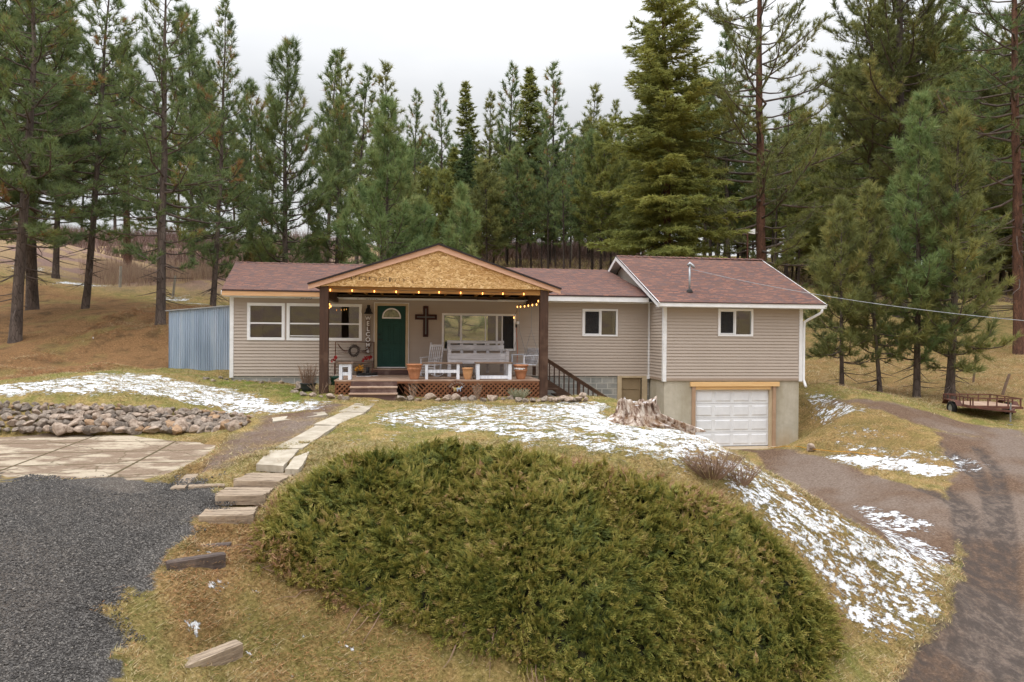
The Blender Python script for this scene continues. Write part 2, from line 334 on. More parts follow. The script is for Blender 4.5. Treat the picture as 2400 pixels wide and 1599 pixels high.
# glass
t = NT('window_glass'); gl = t.n('BsdfGlossy'); gl.inputs['Roughness'].default_value = .02; gl.inputs[0].default_value = (.9, .93, .92, 1)
tr = t.n('BsdfTransparent'); tr.inputs[0].default_value = (.78, .82, .80, 1)
fr = t.n('Fresnel'); fr.inputs[0].default_value = 1.5
fm = t.math('MULTIPLY_ADD', fr, 1.6); fm.inputs[2].default_value = .03; fm.use_clamp = True
mx = t.n('MixShader'); t.l(fm, 0, mx, 0); t.l(tr, 0, mx, 1); t.l(gl, 0, mx, 2); t.l(mx, 0, t.out, 0); MT['glass'] = t.m
t = NT('insect_screen'); t.b.inputs['Base Color'].default_value = (.03, .03, .033, 1); t.rough(.7)
tr = t.n('BsdfTransparent'); mx = t.n('MixShader'); mx.inputs[0].default_value = .55; t.l(tr, 0, mx, 1); t.l(t.b, 0, mx, 2); t.l(mx, 0, t.out, 0); MT['screen'] = t.m

# vinyl siding
t = NT('vinyl_siding'); t.rough(.55); co = t.coord('Object', (.25, .25, 9.52)); n1 = t.noise(co, 1., 2); n2 = t.noise(t.coord('Object', (1, 1, .5)), .7, 4)
a = t.mix((.415, .350, .300), (.455, .388, .335), n1); a = t.mix(a, (.36, .30, .255), t.math('MULTIPLY', t.ramp(n2, [(.45, 0), (.75, 1)]), .45)); t.base(a); MT['siding'] = t.m

# shingles
t = NT('brown_shingles'); t.rough(.92); uv = t.coord('UV'); br = t.n('TexBrick')
br.inputs['Scale'].default_value = 1; br.inputs['Brick Width'].default_value = .30; br.inputs['Row Height'].default_value = .135
br.inputs['Mortar Size'].default_value = .02; br.inputs['Mortar Smooth'].default_value = .3; br.inputs['Bias'].default_value = -.1; br.offset = .37; br.offset_frequency = 2
br.inputs['Color1'].default_value = (.215, .100, .072, 1); br.inputs['Color2'].default_value = (.10, .054, .042, 1); br.inputs['Mortar'].default_value = (.10, .05, .045, 1)
t.l(uv, 0, br, 0)
n1 = t.noise(uv, .6, 4); n2 = t.noise(t.coord('UV', (3, 7.4, 1)), 1.0, 1, .5); n3 = t.noise(uv, 60, 2)
a = t.mix((br, 0), (.085, .055, .055), t.math('MULTIPLY', t.ramp(n2, [(.47, 0), (.55, 1)]), .9))
a = t.mix(a, (.25, .135, .098), t.math('MULTIPLY', t.ramp(n1, [(.4, 0), (.7, 1)]), .15))
a = t.mix(a, (.28, .165, .12), t.math('MULTIPLY', t.ramp(n3, [(.5, 0), (.7, 1)]), .3))
t.base(a); t.bump((br, 1), .012, .8); MT['shingle'] = t.m

# OSB
t = NT('strand_board'); t.rough(.8)
c1 = t.n('TexCoord'); wn = t.noise(t.coord('Object', (1, 1, 1)), 4.2, 3)
mp = t.n('Mapping'); t.l(c1, 'Object', mp, 0)
ad = t.n('VectorMath'); ad.operation = 'MULTIPLY_ADD'; t.l(wn, 1, ad, 0); ad.inputs[1].default_value = (.3, .3, .3); t.l(mp, 0, ad, 2)
m2 = t.n('Mapping'); m2.inputs['Scale'].default_value = (14, 14, 44); t.l(ad, 0, m2, 0)
vo = t.n('TexVoronoi'); vo.inputs['Scale'].default_value = 1.1; t.l(m2, 0, vo, 0)
hsv = t.n('SeparateColor'); t.l(vo, 1, hsv, 0)
a = t.ramp(hsv, [(0., (.30, .16, .06)), (.35, (.50, .30, .12)), (.7, (.62, .40, .18)), (1., (.80, .58, .32))])
n2 = t.noise(mp, 1.1, 4)
a = t.mix(a, (.36, .17, .05), t.math('MULTIPLY', t.ramp(n2, [(.45, 0), (.7, 1)]), .5)); t.base(a); MT['osb'] = t.m

# concrete
def concrete(name, c1, c2, stain, vertical=True):
    t = NT(name); t.rough(.9); co = t.coord('Object', (1, 1, .18 if vertical else 1)); n1 = t.noise(co, 1.3, 6, .6); n2 = t.noise(t.coord('Object'), 6, 5)
    a = t.ramp(n2, [(.3, c2), (.7, c1)]); a = t.mix(a, stain, t.math('MULTIPLY', t.ramp(n1, [(.45, 0), (.68, 1)]), .75))
    n3 = t.n('TexVoronoi'); n3.inputs['Scale'].default_value = 7; t.l(t.coord('Object'), 0, n3, 0)
    a = t.mix(a, (.10, .09, .08), t.math('MULTIPLY', t.ramp(n3, [(.03, 1), (.07, 0)]), .6))
    t.base(a); t.bump(t.noise(t.coord('Object'), 40, 3), .003); return t.m
def stained(m_):
    nt_ = m_.node_tree; bs = [n for n in nt_.nodes if n.type == 'BSDF_PRINCIPLED'][0]; src = bs.inputs['Base Color'].links[0].from_socket; t = NT.__new__(NT); t.m = m_; t.t = nt_; t.b = bs
    c = t.coord('Object'); sp_ = t.n('SeparateXYZ'); t.l(c, 0, sp_, 0); zz = t.math('ADD', (sp_, 2), t.math('MULTIPLY', t.noise(t.coord('Object', (2, 2, .3)), 1.5, 4), -1.2)); r = t.ramp(t.math('MULTIPLY', t.math('SUBTRACT', zz, 1.4), .8), [(0, 1), (.8, 0)])
    x = t.n('Mix'); x.data_type = 'RGBA'; nt_.links.new(src, x.inputs[6]); x.inputs[7].default_value = (.42, .28, .15, 1); nt_.links.new(t.math('MULTIPLY', r, .75).outputs[0], x.inputs[0]); nt_.links.new(x.outputs[2], bs.inputs['Base Color']); return m_
MT['conc'] = concrete('poured_concrete', (.50, .46, .38), (.42, .38, .31), (.30, .26, .18)); stained(MT['conc'])
MT['slab'] = concrete('walk_concrete', (.47, .42, .345), (.34, .295, .23), (.24, .20, .15), False)
t = NT('concrete_block'); t.rough(.95); co = t.coord('Object'); co.inputs['Rotation'].default_value = (radians(90), 0, 0); br = t.n('TexBrick'); br.inputs['Scale'].default_value = 1; br.inputs['Brick Width'].default_value = .4; br.inputs['Row Height'].default_value = .2
br.inputs['Mortar Size'].default_value = .018; br.inputs['Color1'].default_value = (.20, .21, .20, 1); br.inputs['Color2'].default_value = (.29, .29, .28, 1); br.inputs['Mortar'].default_value = (.42, .41, .38, 1); t.l(co, 0, br, 0)
n1 = t.noise(t.coord('Object'), 2.5, 5); a = t.mix((br, 0), (.44, .42, .38), t.math('MULTIPLY', t.ramp(n1, [(.45, 0), (.7, 1)]), .7)); t.base(a); t.bump((br, 1), .01); MT['block'] = t.m

# corrugated metal
t = NT('galvanised_corrugated'); t.rough(.5); t.b.inputs['Metallic'].default_value = .35
n1 = t.noise(t.coord('Object', (2.2, 1, .18)), 1.6, 5); n2 = t.noise(t.coord('Object', (30, 30, 2)), 1.2, 4)
a = t.ramp(n1, [(.3, (.26, .34, .46)), (.5, (.42, .52, .66)), (.7, (.60, .68, .78))]); a = t.mix(a, (.30, .36, .44), t.math('MULTIPLY', n2, .4)); t.base(a); MT['corr'] = t.m

# stump
t = NT('weathered_stump'); t.rough(.9); co = t.coord('Object', (7, 7, 1.3)); n1 = t.noise(co, 1.3, 8, .65); n2 = t.noise(t.coord('Object'), 2.6, 5)
a = t.ramp(n1, [(.36, (.05, .028, .018)), (.44, (.20, .125, .09)), (.53, (.42, .34, .28)), (.68, (.64, .57, .50))]); a = t.mix(a, (.20, .11, .05), t.math('MULTIPLY', t.ramp(n2, [(.48, 0), (.64, 1)]), .6))
geo = t.n('NewGeometry'); sep = t.n('SeparateXYZ'); t.l(geo, 'Normal', sep, 0)
sn = t.math('MULTIPLY', t.ramp((sep), [(.80, 0), (.92, 1)], 2), t.ramp(t.noise(t.coord('Object'), 3.3, 4), [(.50, 0), (.55, 1)]))
a = t.mix(a, (.85, .86, .9), sn); t.base(a); t.bump(n1, .05); MT['stump'] = t.m

# bark
def bark(name, c1, c2, c3):
    t = NT(name); t.rough(.95); co = t.coord('Object', (1, 1, .28)); vo = t.n('TexVoronoi'); vo.inputs['Scale'].default_value = 9; vo.feature = 'DISTANCE_TO_EDGE'; t.l(co, 0, vo, 0)
    n1 = t.noise(co, 5, 5); a = t.ramp(n1, [(.3, c2), (.6, c1), (.8, c3)]); a = t.mix(a, (.02, .015, .012), t.math('MULTIPLY', t.ramp(vo, [(0., 1), (.07, 0)]), .7)); t.base(a); t.bump(vo, .03); return t.m
MT['bark'] = bark('grey_bark', (.135, .105, .09), (.06, .047, .042), (.21, .17, .15))
MT['barkr'] = bark('red_brown_bark', (.15, .075, .05), (.06, .033, .026), (.23, .13, .09))
MT['barkd'] = bark('dark_bark', (.085, .065, .058), (.04, .03, .027), (.14, .11, .10))
MT['limb'] = simple('dead_limb', (.15, .115, .10), (.08, .062, .055), .95, 3)

# foliage: per-tuft tint attribute
def foliage(name, stops, trans=.38):
    t = NT(name); t.rough(.6); a = t.attr('tint'); r = t.ramp(a, stops, 2); t.base(r)
    tl = t.n('BsdfTranslucent'); t.l(r, 0, tl, 0); mx = t.n('MixShader'); mx.inputs[0].default_value = trans
    t.l(t.b, 0, mx, 1); t.l(tl, 0, mx, 2); t.l(mx, 0, t.out, 0); return t.m
MT['pineN'] = foliage('pine_needles', [(0, (.10, .145, .07)), (.35, (.155, .21, .09)), (.7, (.21, .265, .10)), (.93, (.29, .30, .095)), (.97, (.36, .19, .09))])
MT['pineP'] = foliage('pale_pine_needles', [(0, (.12, .18, .075)), (.4, (.19, .27, .105)), (.8, (.27, .33, .125)), (1, (.34, .35, .15))])
MT['pineY'] = foliage('olive_pine_needles', [(0, (.125, .145, .06)), (.4, (.195, .215, .08)), (.8, (.27, .275, .09)), (1, (.35, .31, .11))])
MT['firN'] = foliage('fir_needles', [(0, (.12, .15, .05)), (.4, (.20, .225, .07)), (.8, (.29, .295, .08)), (1, (.38, .35, .10))])
MT['firY'] = foliage('yellow_green_fir_needles', [(0, (.17, .20, .065)), (.4, (.27, .29, .085)), (.8, (.37, .37, .10)), (1, (.46, .42, .12))])
MT['firD'] = foliage('dark_fir_needles', [(0, (.065, .105, .05)), (.5, (.10, .145, .06)), (1, (.15, .185, .065))])
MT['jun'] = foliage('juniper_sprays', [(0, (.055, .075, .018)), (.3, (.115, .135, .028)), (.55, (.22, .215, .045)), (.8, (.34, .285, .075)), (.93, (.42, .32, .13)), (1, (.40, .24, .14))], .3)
MT['grass'] = foliage('dry_grass_blades', [(0, (.12, .17, .03)), (.2, (.20, .19, .05)), (.42, (.31, .245, .10)), (.66, (.56, .46, .29)), (.84, (.42, .22, .095)), (1, (.30, .13, .06))], .2)
MT['weed'] = foliage('dry_weeds', [(0, (.26, .17, .13)), (.5, (.42, .30, .22)), (1, (.58, .45, .30))], .3)
MT['brush'] = foliage('bare_brush', [(0, (.12, .075, .065)), (.5, (.20, .125, .105)), (1, (.28, .19, .15))], .1)

# terrain
t = NT('ground_cover'); t.rough(.95); t.b.inputs['Specular IOR Level'].default_value = .12
co = t.coord('Object'); mA = t.attr('mA'); mB = t.attr('mB'); mC = t.attr('mC')
sA = t.n('SeparateColor'); t.l(mA, 0, sA, 0); sB = t.n('SeparateColor'); t.l(mB, 0, sB, 0); sC = t.n('SeparateColor'); t.l(mC, 0, sC, 0)
nf = t.noise(co, 20, 8, .78); nm = t.noise(co, 2.2, 6, .6); nl = t.noise(co, .5, 4); nx = t.noise(co, 80, 4, .7)
straw = t.ramp(nf, [(.32, (.11, .07, .03)), (.45, (.26, .175, .07)), (.56, (.40, .28, .12)), (.70, (.56, .42, .22))])
olive = t.ramp(nf, [(.30, (.08, .07, .018)), (.46, (.165, .138, .045)), (.58, (.265, .215, .08)), (.72, (.45, .37, .18))])
grn = t.ramp(nf, [(.3, (.05, .075, .012)), (.5, (.13, .165, .028)), (.72, (.24, .25, .06))])
ndl = t.ramp(nf, [(.32, (.06, .032, .016)), (.45, (.165, .088, .040)), (.56, (.28, .158, .072)), (.72, (.43, .27, .135))])
g1 = t.mix(straw, olive, t.ramp(nm, [(.40, 0), (.60, 1)]))
g2 = t.mix(g1, grn, t.math('MULTIPLY', (sA, 1), t.ramp(nm, [(.32, .25), (.62, 1)])))
nd2 = t.mix(ndl, olive, t.math('MULTIPLY', t.ramp(nl, [(.52, 0), (.62, 1)]), .6))
nd2 = t.mix(nd2, (.085, .055, .028), t.math('MULTIPLY', t.ramp(t.noise(t.coord('Object', (1, 1, 2)), 1.3, 6, .65), [(.50, 0), (.66, 1)]), .75))
g3 = t.mix(g2, nd2, (sA, 2))
fieldc = t.ramp(nf, [(.3, (.16, .10, .055)), (.5, (.31, .215, .12)), (.7, (.48, .35, .20))])
brushc = t.ramp(nf, [(.3, (.12, .075, .06)), (.5, (.24, .155, .13)), (.7, (.36, .25, .2))])
g3 = t.mix(g3, t.mix(fieldc, brushc, t.ramp(nl, [(.48, 0), (.56, 1)])), (sC, 0))
mud = t.ramp(nf, [(.3, (.065, .040, .028)), (.5, (.145, .092, .062)), (.7, (.28, .195, .14))])
mudw = t.ramp(nf, [(.35, (.115, .082, .064)), (.6, (.25, .195, .16))])
mud2 = t.mix(mud, mudw, t.ramp(nl, [(.42, 0), (.58, 1)]))
mud2 = t.mix(mud2, (.062, .050, .045), t.math('MULTIPLY', (sB, 2), t.ramp(t.noise(t.coord('Object', (3.2, 2.4, 2)), 1.6, 7, .7), [(.40, .2), (.56, .85)])))
dm = t.ramp(t.math('ADD', (sC, 1), t.math('MULTIPLY', t.math('SUBTRACT', nm, .5), .9)), [(.30, 0), (.62, 1)])
g4 = t.mix(g3, mud2, dm)
vg = t.n('TexVoronoi'); vg.inputs['Scale'].default_value = 65; t.l(co, 0, vg, 0); vs = t.n('SeparateColor'); t.l(vg, 1, vs, 0)
gra = t.ramp(vs, [(0, (.032, .029, .027)), (.6, (.085, .078, .073)), (1, (.22, .205, .19))])
gra = t.mix(gra, (.17, .14, .115), t.math('MULTIPLY', t.ramp(nl, [(.42, 0), (.62, 1)]), .45))
gra = t.mix(gra, g3, t.math('MULTIPLY', t.ramp(nm, [(.62, 0), (.68, 1)]), t.ramp((sB), [(.5, 1), (.98, 0)], 1)))
g5 = t.mix(g4, gra, t.ramp(t.math('ADD', (sB, 1), t.math('MULTIPLY', t.math('SUBTRACT', nf, .5), .8)), [(.40, 0), (.58, 1)]))
# concrete pad with slab joints, cracks and dirt blown over it
pc = t.ramp(nf, [(.3, (.42, .35, .26)), (.7, (.58, .49, .38))])
sep = t.n('Mapping'); sep.inputs['Rotation'].default_value = (0, 0, radians(-10)); sep.inputs['Location'].default_value = (.6, .3, 0); t.l(co, 0, sep, 0)
brk = t.n('TexBrick'); brk.offset = 0; brk.inputs['Scale'].default_value = 1; brk.inputs['Brick Width'].default_value = 2.0; brk.inputs['Row Height'].default_value = 1.25; brk.inputs['Mortar Size'].default_value = .03; t.l(sep, 0, brk, 0)
vc = t.n('TexVoronoi'); vc.feature = 'DISTANCE_TO_EDGE'; vc.inputs['Scale'].default_value = .85
wv = t.n('VectorMath'); wv.operation = 'MULTIPLY_ADD'; t.l(nm, 1, wv, 0); wv.inputs[1].default_value = (.5, .5, .0); t.l(co, 0, wv, 2); t.l(wv, 0, vc, 0)
joint = t.math('MAXIMUM', (brk, 1), t.math('MULTIPLY', t.ramp(vc, [(.0, 1), (.022, 0)]), .8))
pdirt = t.ramp(t.noise(t.coord('Object', (.8, 1.6, 1)), 1.2, 7, .65), [(.44, 0), (.54, 1)])
pc = t.mix(pc, t.ramp(nf, [(.3, (.14, .09, .06)), (.7, (.30, .215, .155))]), t.math('MULTIPLY', pdirt, .84)); pc = t.mix(pc, (.12, .09, .05), joint)
g6 = t.mix(g5, pc, t.ramp(t.math('ADD', (sB, 0), t.math('MULTIPLY', t.math('SUBTRACT', nm, .5), .7)), [(.42, 0), (.52, 1)]))
# snow lying in the grass
cs = t.coord('Object', (1.0, 1.7, 1)); ns = t.noise(cs, 8.5, 8, .72); ns2 = t.noise(cs, .9, 3)
nn = t.math('ADD', t.math('MULTIPLY', ns, .62), t.math('MULTIPLY', t.noise(t.coord('Object', (1, 1.8, 1)), 2.6, 4), .38))
sm = t.math('ADD', nn, t.math('MULTIPLY', t.math('SUBTRACT', (sA, 0), .5), .42))
smr = t.ramp(sm, [(.505, 0), (.535, 1)])
smr = t.math('MULTIPLY', smr, t.ramp(sA, [(.10, 0), (.2, 1)]))
g7 = t.mix(g6, (.82, .84, .88), smr)
t.base(g7)
bh = t.math('ADD', t.math('MULTIPLY', nf, .5), t.math('ADD', t.math('MULTIPLY', smr, .8), t.math('MULTIPLY', nx, .35)))
t.bump(bh, .05, .9)
rg = t.math('SUBTRACT', .95, t.math('MULTIPLY', (sB, 2), .35)); t.t.links.new(rg.outputs[0], t.b.inputs['Roughness'])
MT['ground'] = t.m

# ------------------------------------------------------------------ mesh builders
class MB:
    def __init__(s): s.v = []; s.f = []; s.uv = None
    def add(s, vs, fs):
        k = len(s.v); s.v += [tuple(float(c) for c in p) for p in vs]; s.f += [tuple(i + k for i in f) for f in fs]; return s
    def box(s, x0, x1, y0, y1, z0, z1):
        return s.add([(x0, y0, z0), (x1, y0, z0), (x1, y1, z0), (x0, y1, z0), (x0, y0, z1), (x1, y0, z1), (x1, y1, z1), (x0, y1, z1)],
                     [(0, 3, 2, 1), (4, 5, 6, 7), (0, 1, 5, 4), (1, 2, 6, 5), (2, 3, 7, 6), (3, 0, 4, 7)])
    def bar(s, p0, p1, w, h, up=(0, 0, 1)):
        p0 = Vector(p0); p1 = Vector(p1); d = (p1 - p0).normalized(); up = Vector(up)
        if abs(d.dot(up)) > .98: up = Vector((0, 1, 0))
        a = d.cross(up).normalized(); b = a.cross(d).normalized(); a *= w / 2; b *= h / 2
        return s.add([p0 - a - b, p0 + a - b, p0 + a + b, p0 - a + b, p1 - a - b, p1 + a - b, p1 + a + b, p1 - a + b],
                     [(0, 3, 2, 1), (4, 5, 6, 7), (0, 1, 5, 4), (1, 2, 6, 5), (2, 3, 7, 6), (3, 0, 4, 7)])
    def prism(s, poly, y0, y1):
        'polygon in x,z extruded from y0 to y1'
        n = len(poly); vs = [(x, y0, z) for x, z in poly] + [(x, y1, z) for x, z in poly]
        return s.add(vs, [tuple(range(n)), tuple(range(2 * n - 1, n - 1, -1))] + [((i + 1) % n, i, n + i, n + (i + 1) % n) for i in range(n)])
    def tube(s, pts, rad, n=8, cap=True):
        pts = [Vector(p) for p in pts]; k = len(s.v); ref = None
        if not hasattr(rad, '__len__'): rad = [rad] * len(pts)
        for i, p in enumerate(pts):
            d = (pts[min(i + 1, len(pts) - 1)] - pts[max(i - 1, 0)]).normalized()
            if ref is None: ref = d.orthogonal().normalized()
            a = (ref - d * ref.dot(d)).normalized(); b = d.cross(a); ref = a
            for j in range(n):
                t_ = 2 * pi * j / n; q = p + (a * cos(t_) + b * sin(t_)) * rad[i]; s.v.append(tuple(q))
        for i in range(len(pts) - 1):
            for j in range(n):
                s.f.append((k + i * n + j, k + i * n + (j + 1) % n, k + (i + 1) * n + (j + 1) % n, k + (i + 1) * n + j))
        if cap: s.f.append(tuple(k + j for j in range(n))[::-1]); s.f.append(tuple(k + (len(pts) - 1) * n + j for j in range(n)))
        return s
    def lathe(s, prof, n=24, c=(0, 0, 0), jit=None):
        k = len(s.v)
        for r, z in prof:
            for j in range(n):
                a = 2 * pi * j / n; q = r * (1 + (jit(a, z) if jit else 0)); s.v.append((c[0] + q * cos(a), c[1] + q * sin(a), c[2] + z))
        for i in range(len(prof) - 1):
            for j in range(n): s.f.append((k + i * n + j, k + i * n + (j + 1) % n, k + (i + 1) * n + (j + 1) % n, k + (i + 1) * n + j))
        s.f.append(tuple(k + j for j in range(n))[::-1]); s.f.append(tuple(k + (len(prof) - 1) * n + j for j in range(n)))
        return s
    def build(s, name, mat, parent=None, smooth=False, bevel=0, uv=None):
        me = bpy.data.meshes.new(name); me.from_pydata(s.v, [], s.f); me.update()
        me.materials.append(MT[mat] if isinstance(mat, str) else mat)
        if smooth: me.polygons.foreach_set('use_smooth', [True] * len(me.polygons))
        if uv:
            l = me.uv_layers.new(name='UVMap'); co = [0.] * (2 * len(me.loops))
            for i, lp in enumerate(me.loops):
                a = uv(me.vertices[lp.vertex_index].co); co[2 * i] = a[0]; co[2 * i + 1] = a[1]
            l.data.foreach_set('uv', co)
        o = bpy.data.objects.new(name, me); COL.objects.link(o)
        if parent is not None: o.parent = parent
        if bevel:
            b = o.modifiers.new('bevel', 'BEVEL'); b.width = bevel; b.segments = 2; b.limit_method = 'ANGLE'
        return o
def fast(name, V, T, mat, parent=None, tint=None, smooth=False):
    V = np.asarray(V, np.float32); T = np.asarray(T, np.int32); me = bpy.data.meshes.new(name)
    nv, nf, k = len(V), len(T), T.shape[1]
    me.vertices.add(nv); me.vertices.foreach_set('co', V.ravel()); me.loops.add(nf * k); me.loops.foreach_set('vertex_index', T.ravel())
    me.polygons.add(nf); me.polygons.foreach_set('loop_start', np.arange(nf, dtype=np.int32) * k)
    if smooth: me.polygons.foreach_set('use_smooth', np.ones(nf, bool))
    me.update(calc_edges=True)
    if tint is not None:
        a = me.attributes.new('tint', 'FLOAT', 'POINT'); a.data.foreach_set('value', np.asarray(tint, np.float32))
    me.materials.append(MT[mat] if isinstance(mat, str) else mat)
    o = bpy.data.objects.new(name, me); COL.objects.link(o)
    if parent is not None: o.parent = parent
    return o
def tag(o, label, cat, group=None):
    o['label'] = label; o['category'] = cat
    if group: o['group'] = group
    return o
def thing(name, label, cat, loc=(0, 0, 0), rz=0, group=None):
    o = bpy.data.objects.new(name, None); COL.objects.link(o); o.empty_display_size = .2
    o.location = tuple(float(c) for c in loc); o.rotation_euler = (0, 0, rz); return tag(o, label, cat, group)
def dup(root, loc, rz=0, label=None, group=None, scale=None):
    r = root.copy(); COL.objects.link(r); r.location = tuple(float(c) for c in loc); r.rotation_euler = (0, 0, rz)
    if label: r['label'] = label
    if group: r['group'] = group
    if scale is not None: r.scale = (scale,) * 3 if not hasattr(scale, '__len__') else scale
    for ch in list(root.children):
        c = ch.copy(); COL.objects.link(c); c.parent = r
        for g in ch.children:
            d = g.copy(); COL.objects.link(d); d.parent = c
    return r
def struct(o): o['kind'] = 'structure'; return o

# ------------------------------------------------------------------ timber steps are dug into the slope
def ogh(px, py, h):
    'point seen at a pixel that lies h above the ground'
    d = ray(px, py); P_ = CAM[None] + d[None] * _ts[:, None]; below = P_[:, 2] < hgt(P_[:, 0], P_[:, 1]) + h; return P_[int(np.argmax(below))]
TIES = []
for nm, lb, a, b, dp, face, mt_, pk, up in [
    ('timber_step', 'uppermost weathered timber step, just below the concrete walk', (548, 1124), (657, 1127), .62, .13, 'tie', 3, .06),
    ('timber_step', 'middle timber step of the upper three, beside the gravel', (503, 1158), (622, 1161), .55, .16, 'tie', 3, .13),
    ('timber_step', 'third timber step, lowest of the upper three', (464, 1205), (590, 1208), .45, .18, 'tie', 2, .15),
    ('timber_step', 'lone dark timber step halfway down the grassy slope', (389, 1309), (528, 1307), .13, .2, 'tiedark', 1, .17),
    ('timber_step', 'slanting timber step lowest in the grass', (434, 1546), (568, 1519), .18, .2, 'tie', 1, .11),
    ('landscape_timber', 'mossy thin edging timber at the corner of the concrete pad', (400, 1142), (434, 1142), 1.1, .08, 'tie', 2, .05),
    ('landscape_timber', 'thin edging timber above the gravel left of the steps', (440, 1140), (524, 1134), .10, .08, 'tie', 1, .05),
    ('buried_timber', 'nearly buried grey plank in the needle litter', (470, 1276), (542, 1279), .12, .04, 'tiedark', 1, .03)]:
    TIES.append((nm, lb, ogh(*a, up), ogh(*b, up), dp, face, mt_, pk, up))
def carve(x, y, z):
    kp = ss(-.35, .05, sdist(PAD, x, y)); z = z * (1 - kp) + (3.655 + (y - 13.5) * .014) * kp
    for nm, lb, L, R_, dp, face, mt_, pk, up in TIES:
        d = (R_ - L)[:2]; w_ = np.hypot(*d); d = d / w_; nn_ = np.array([-d[1], d[0]]); a = (x - L[0]) * d[0] + (y - L[1]) * d[1]; b = (x - L[0]) * nn_[0] + (y - L[1]) * nn_[1]
        zt = L[2] + (R_[2] - L[2]) * np.clip(a / w_, 0, 1); ina = ss(-.12, .0, a) * ss(w_ + .12, w_, a)
        k = ina * ss(-.02, .03, b) * ss(dp + .30, dp + .02, b); z = z * (1 - k) + np.minimum(z, zt - .05) * k
        k = ina * ss(-.35, -.12, b) * (b < -.0); z = z * (1 - k) + np.minimum(z, zt - up * 1.05) * k
    return z

# ------------------------------------------------------------------ terrain mesh
def axis(a0, a1, d, lo, hi):
    core = list(np.arange(a0, a1, d)); L = []; x = a0; s_ = d
    while x > lo: s_ *= 1.12; x -= min(s_, 6); L.append(x)
    R_ = []; x = core[-1]; s_ = d
    while x < hi: s_ *= 1.12; x += min(s_, 6); R_.append(x)
    return np.array(L[::-1] + core + R_)
GX = axis(-13.5, 18, .10, -260, 260); GY = axis(6, 26, .09, -150, 330)
gx, gy = np.meshgrid(GX, GY); X = gx.ravel(); Y = gy.ravel()
Zt = hgt(X, Y); mk = masks(X, Y)
snow, green, ndlm, dirt, pad, gra_, trk, fld = mk
rough_ = (1 - np.clip(pad + gra_, 0, 1)) * (1 - dirt * .6)
nr = (vnoise(X, Y, 1.3) - .5) * .10 + (vnoise(X, Y, 4) - .5) * .045 + (vnoise(X, Y, 9) - .5) * .03
Zt = Zt + nr * rough_ + ((vnoise(X, Y, .5) - .5) * .25 + (vnoise(X, Y, 1.1) - .5) * .22 * (Y > 20) + (vnoise(X, Y, 2.6) - .5) * .10 * (Y > 20)) * ndlm + (vnoise(X, Y, .12) - .5) * fld * 2 - trk * dirt * .06
Zt = Zt + np.clip((np.hypot(X, Y - 20) - 110) / 100, 0, 1) * (vnoise(X, Y, .02) - .4) * 14
Zt = carve(X, Y, Zt)
V = np.c_[X, Y, Zt]; nxg, nyg = len(GX), len(GY)
ii = (np.arange(nyg - 1)[:, None] * nxg + np.arange(nxg - 1)[None]).ravel()
Q = np.c_[ii, ii + 1, ii + 1 + nxg, ii + nxg]
kind = np.where(gra_ > .5, 1, np.where(pad > .5, 2, np.where(dirt > .5, 3, 0)))[Q].max(1)
def terr(name, sel):
    q = Q[sel]; used, inv = np.unique(q, return_inverse=True); inv = inv.reshape(q.shape)
    o = fast(name, V[used], inv, 'ground', smooth=True)
    for nm, cols in (('mA', (snow, green, ndlm)), ('mB', (pad, gra_, trk)), ('mC', (fld, dirt, dirt))):
        a = o.data.attributes.new(nm, 'FLOAT_COLOR', 'POINT'); a.data.foreach_set('color', np.c_[cols[0][used], cols[1][used], cols[2][used], np.ones(len(used))].astype(np.float32).ravel())
    return struct(o)
terr('ground', kind == 0); terr('gravel_driveway', kind == 1); terr('concrete_pad', kind == 2); terr('dirt_road', kind == 3)

# ================================================================== HOUSE (local: x right, y back, z world height)
house = thing('ranch_house', 'single storey ranch house with taupe siding, brown shingle roof and a garage wing', 'house', (HO[0], HO[1], 0), TH)
def P(mb, name, mat, **k): return mb.build(name, mat, k.pop('parent', house), **k)

def siding(mb, amin, amax, z0, z1, opens, mapf, course=.105):
    zs = {z0, z1}
    for o in opens: zs |= {max(z0, min(z1, o[2])), max(z0, min(z1, o[3]))}
    z = z0
    while z < z1: zs.add(z); z += course
    zs = sorted(zs)
    for za, zb in zip(zs[:-1], zs[1:]):
        if zb - za < 1e-5: continue
        k = int((za + zb) / 2 / 1e9) if False else int(((za + zb) / 2 - z0) / course); zc = z0 + k * course
        off = lambda z: .030 - .026 * (z - zc) / course
        iv = [(amin, amax)]
        for a0, a1, b0, b1 in opens:
            if b0 < (za + zb) / 2 < b1:
                nv = []
                for p, q in iv:
                    if a1 <= p or a0 >= q: nv.append((p, q)); continue
                    if a0 > p: nv.append((p, a0))
                    if a1 < q: nv.append((a1, q))
                iv = nv
        for p, q in iv:
            mb.add([mapf(p, off(za), za), mapf(q, off(za), za), mapf(q, off(zb), zb), mapf(p, off(zb), zb)], [(0, 1, 2, 3)])
            if abs(za - zc) < 1e-6:
                mb.add([mapf(p, .003, za), mapf(q, .003, za), mapf(q, off(za), za), mapf(p, off(za), za)], [(0, 1, 2, 3)])
front = lambda y0: (lambda a, o, z: (a, y0 - o, z))
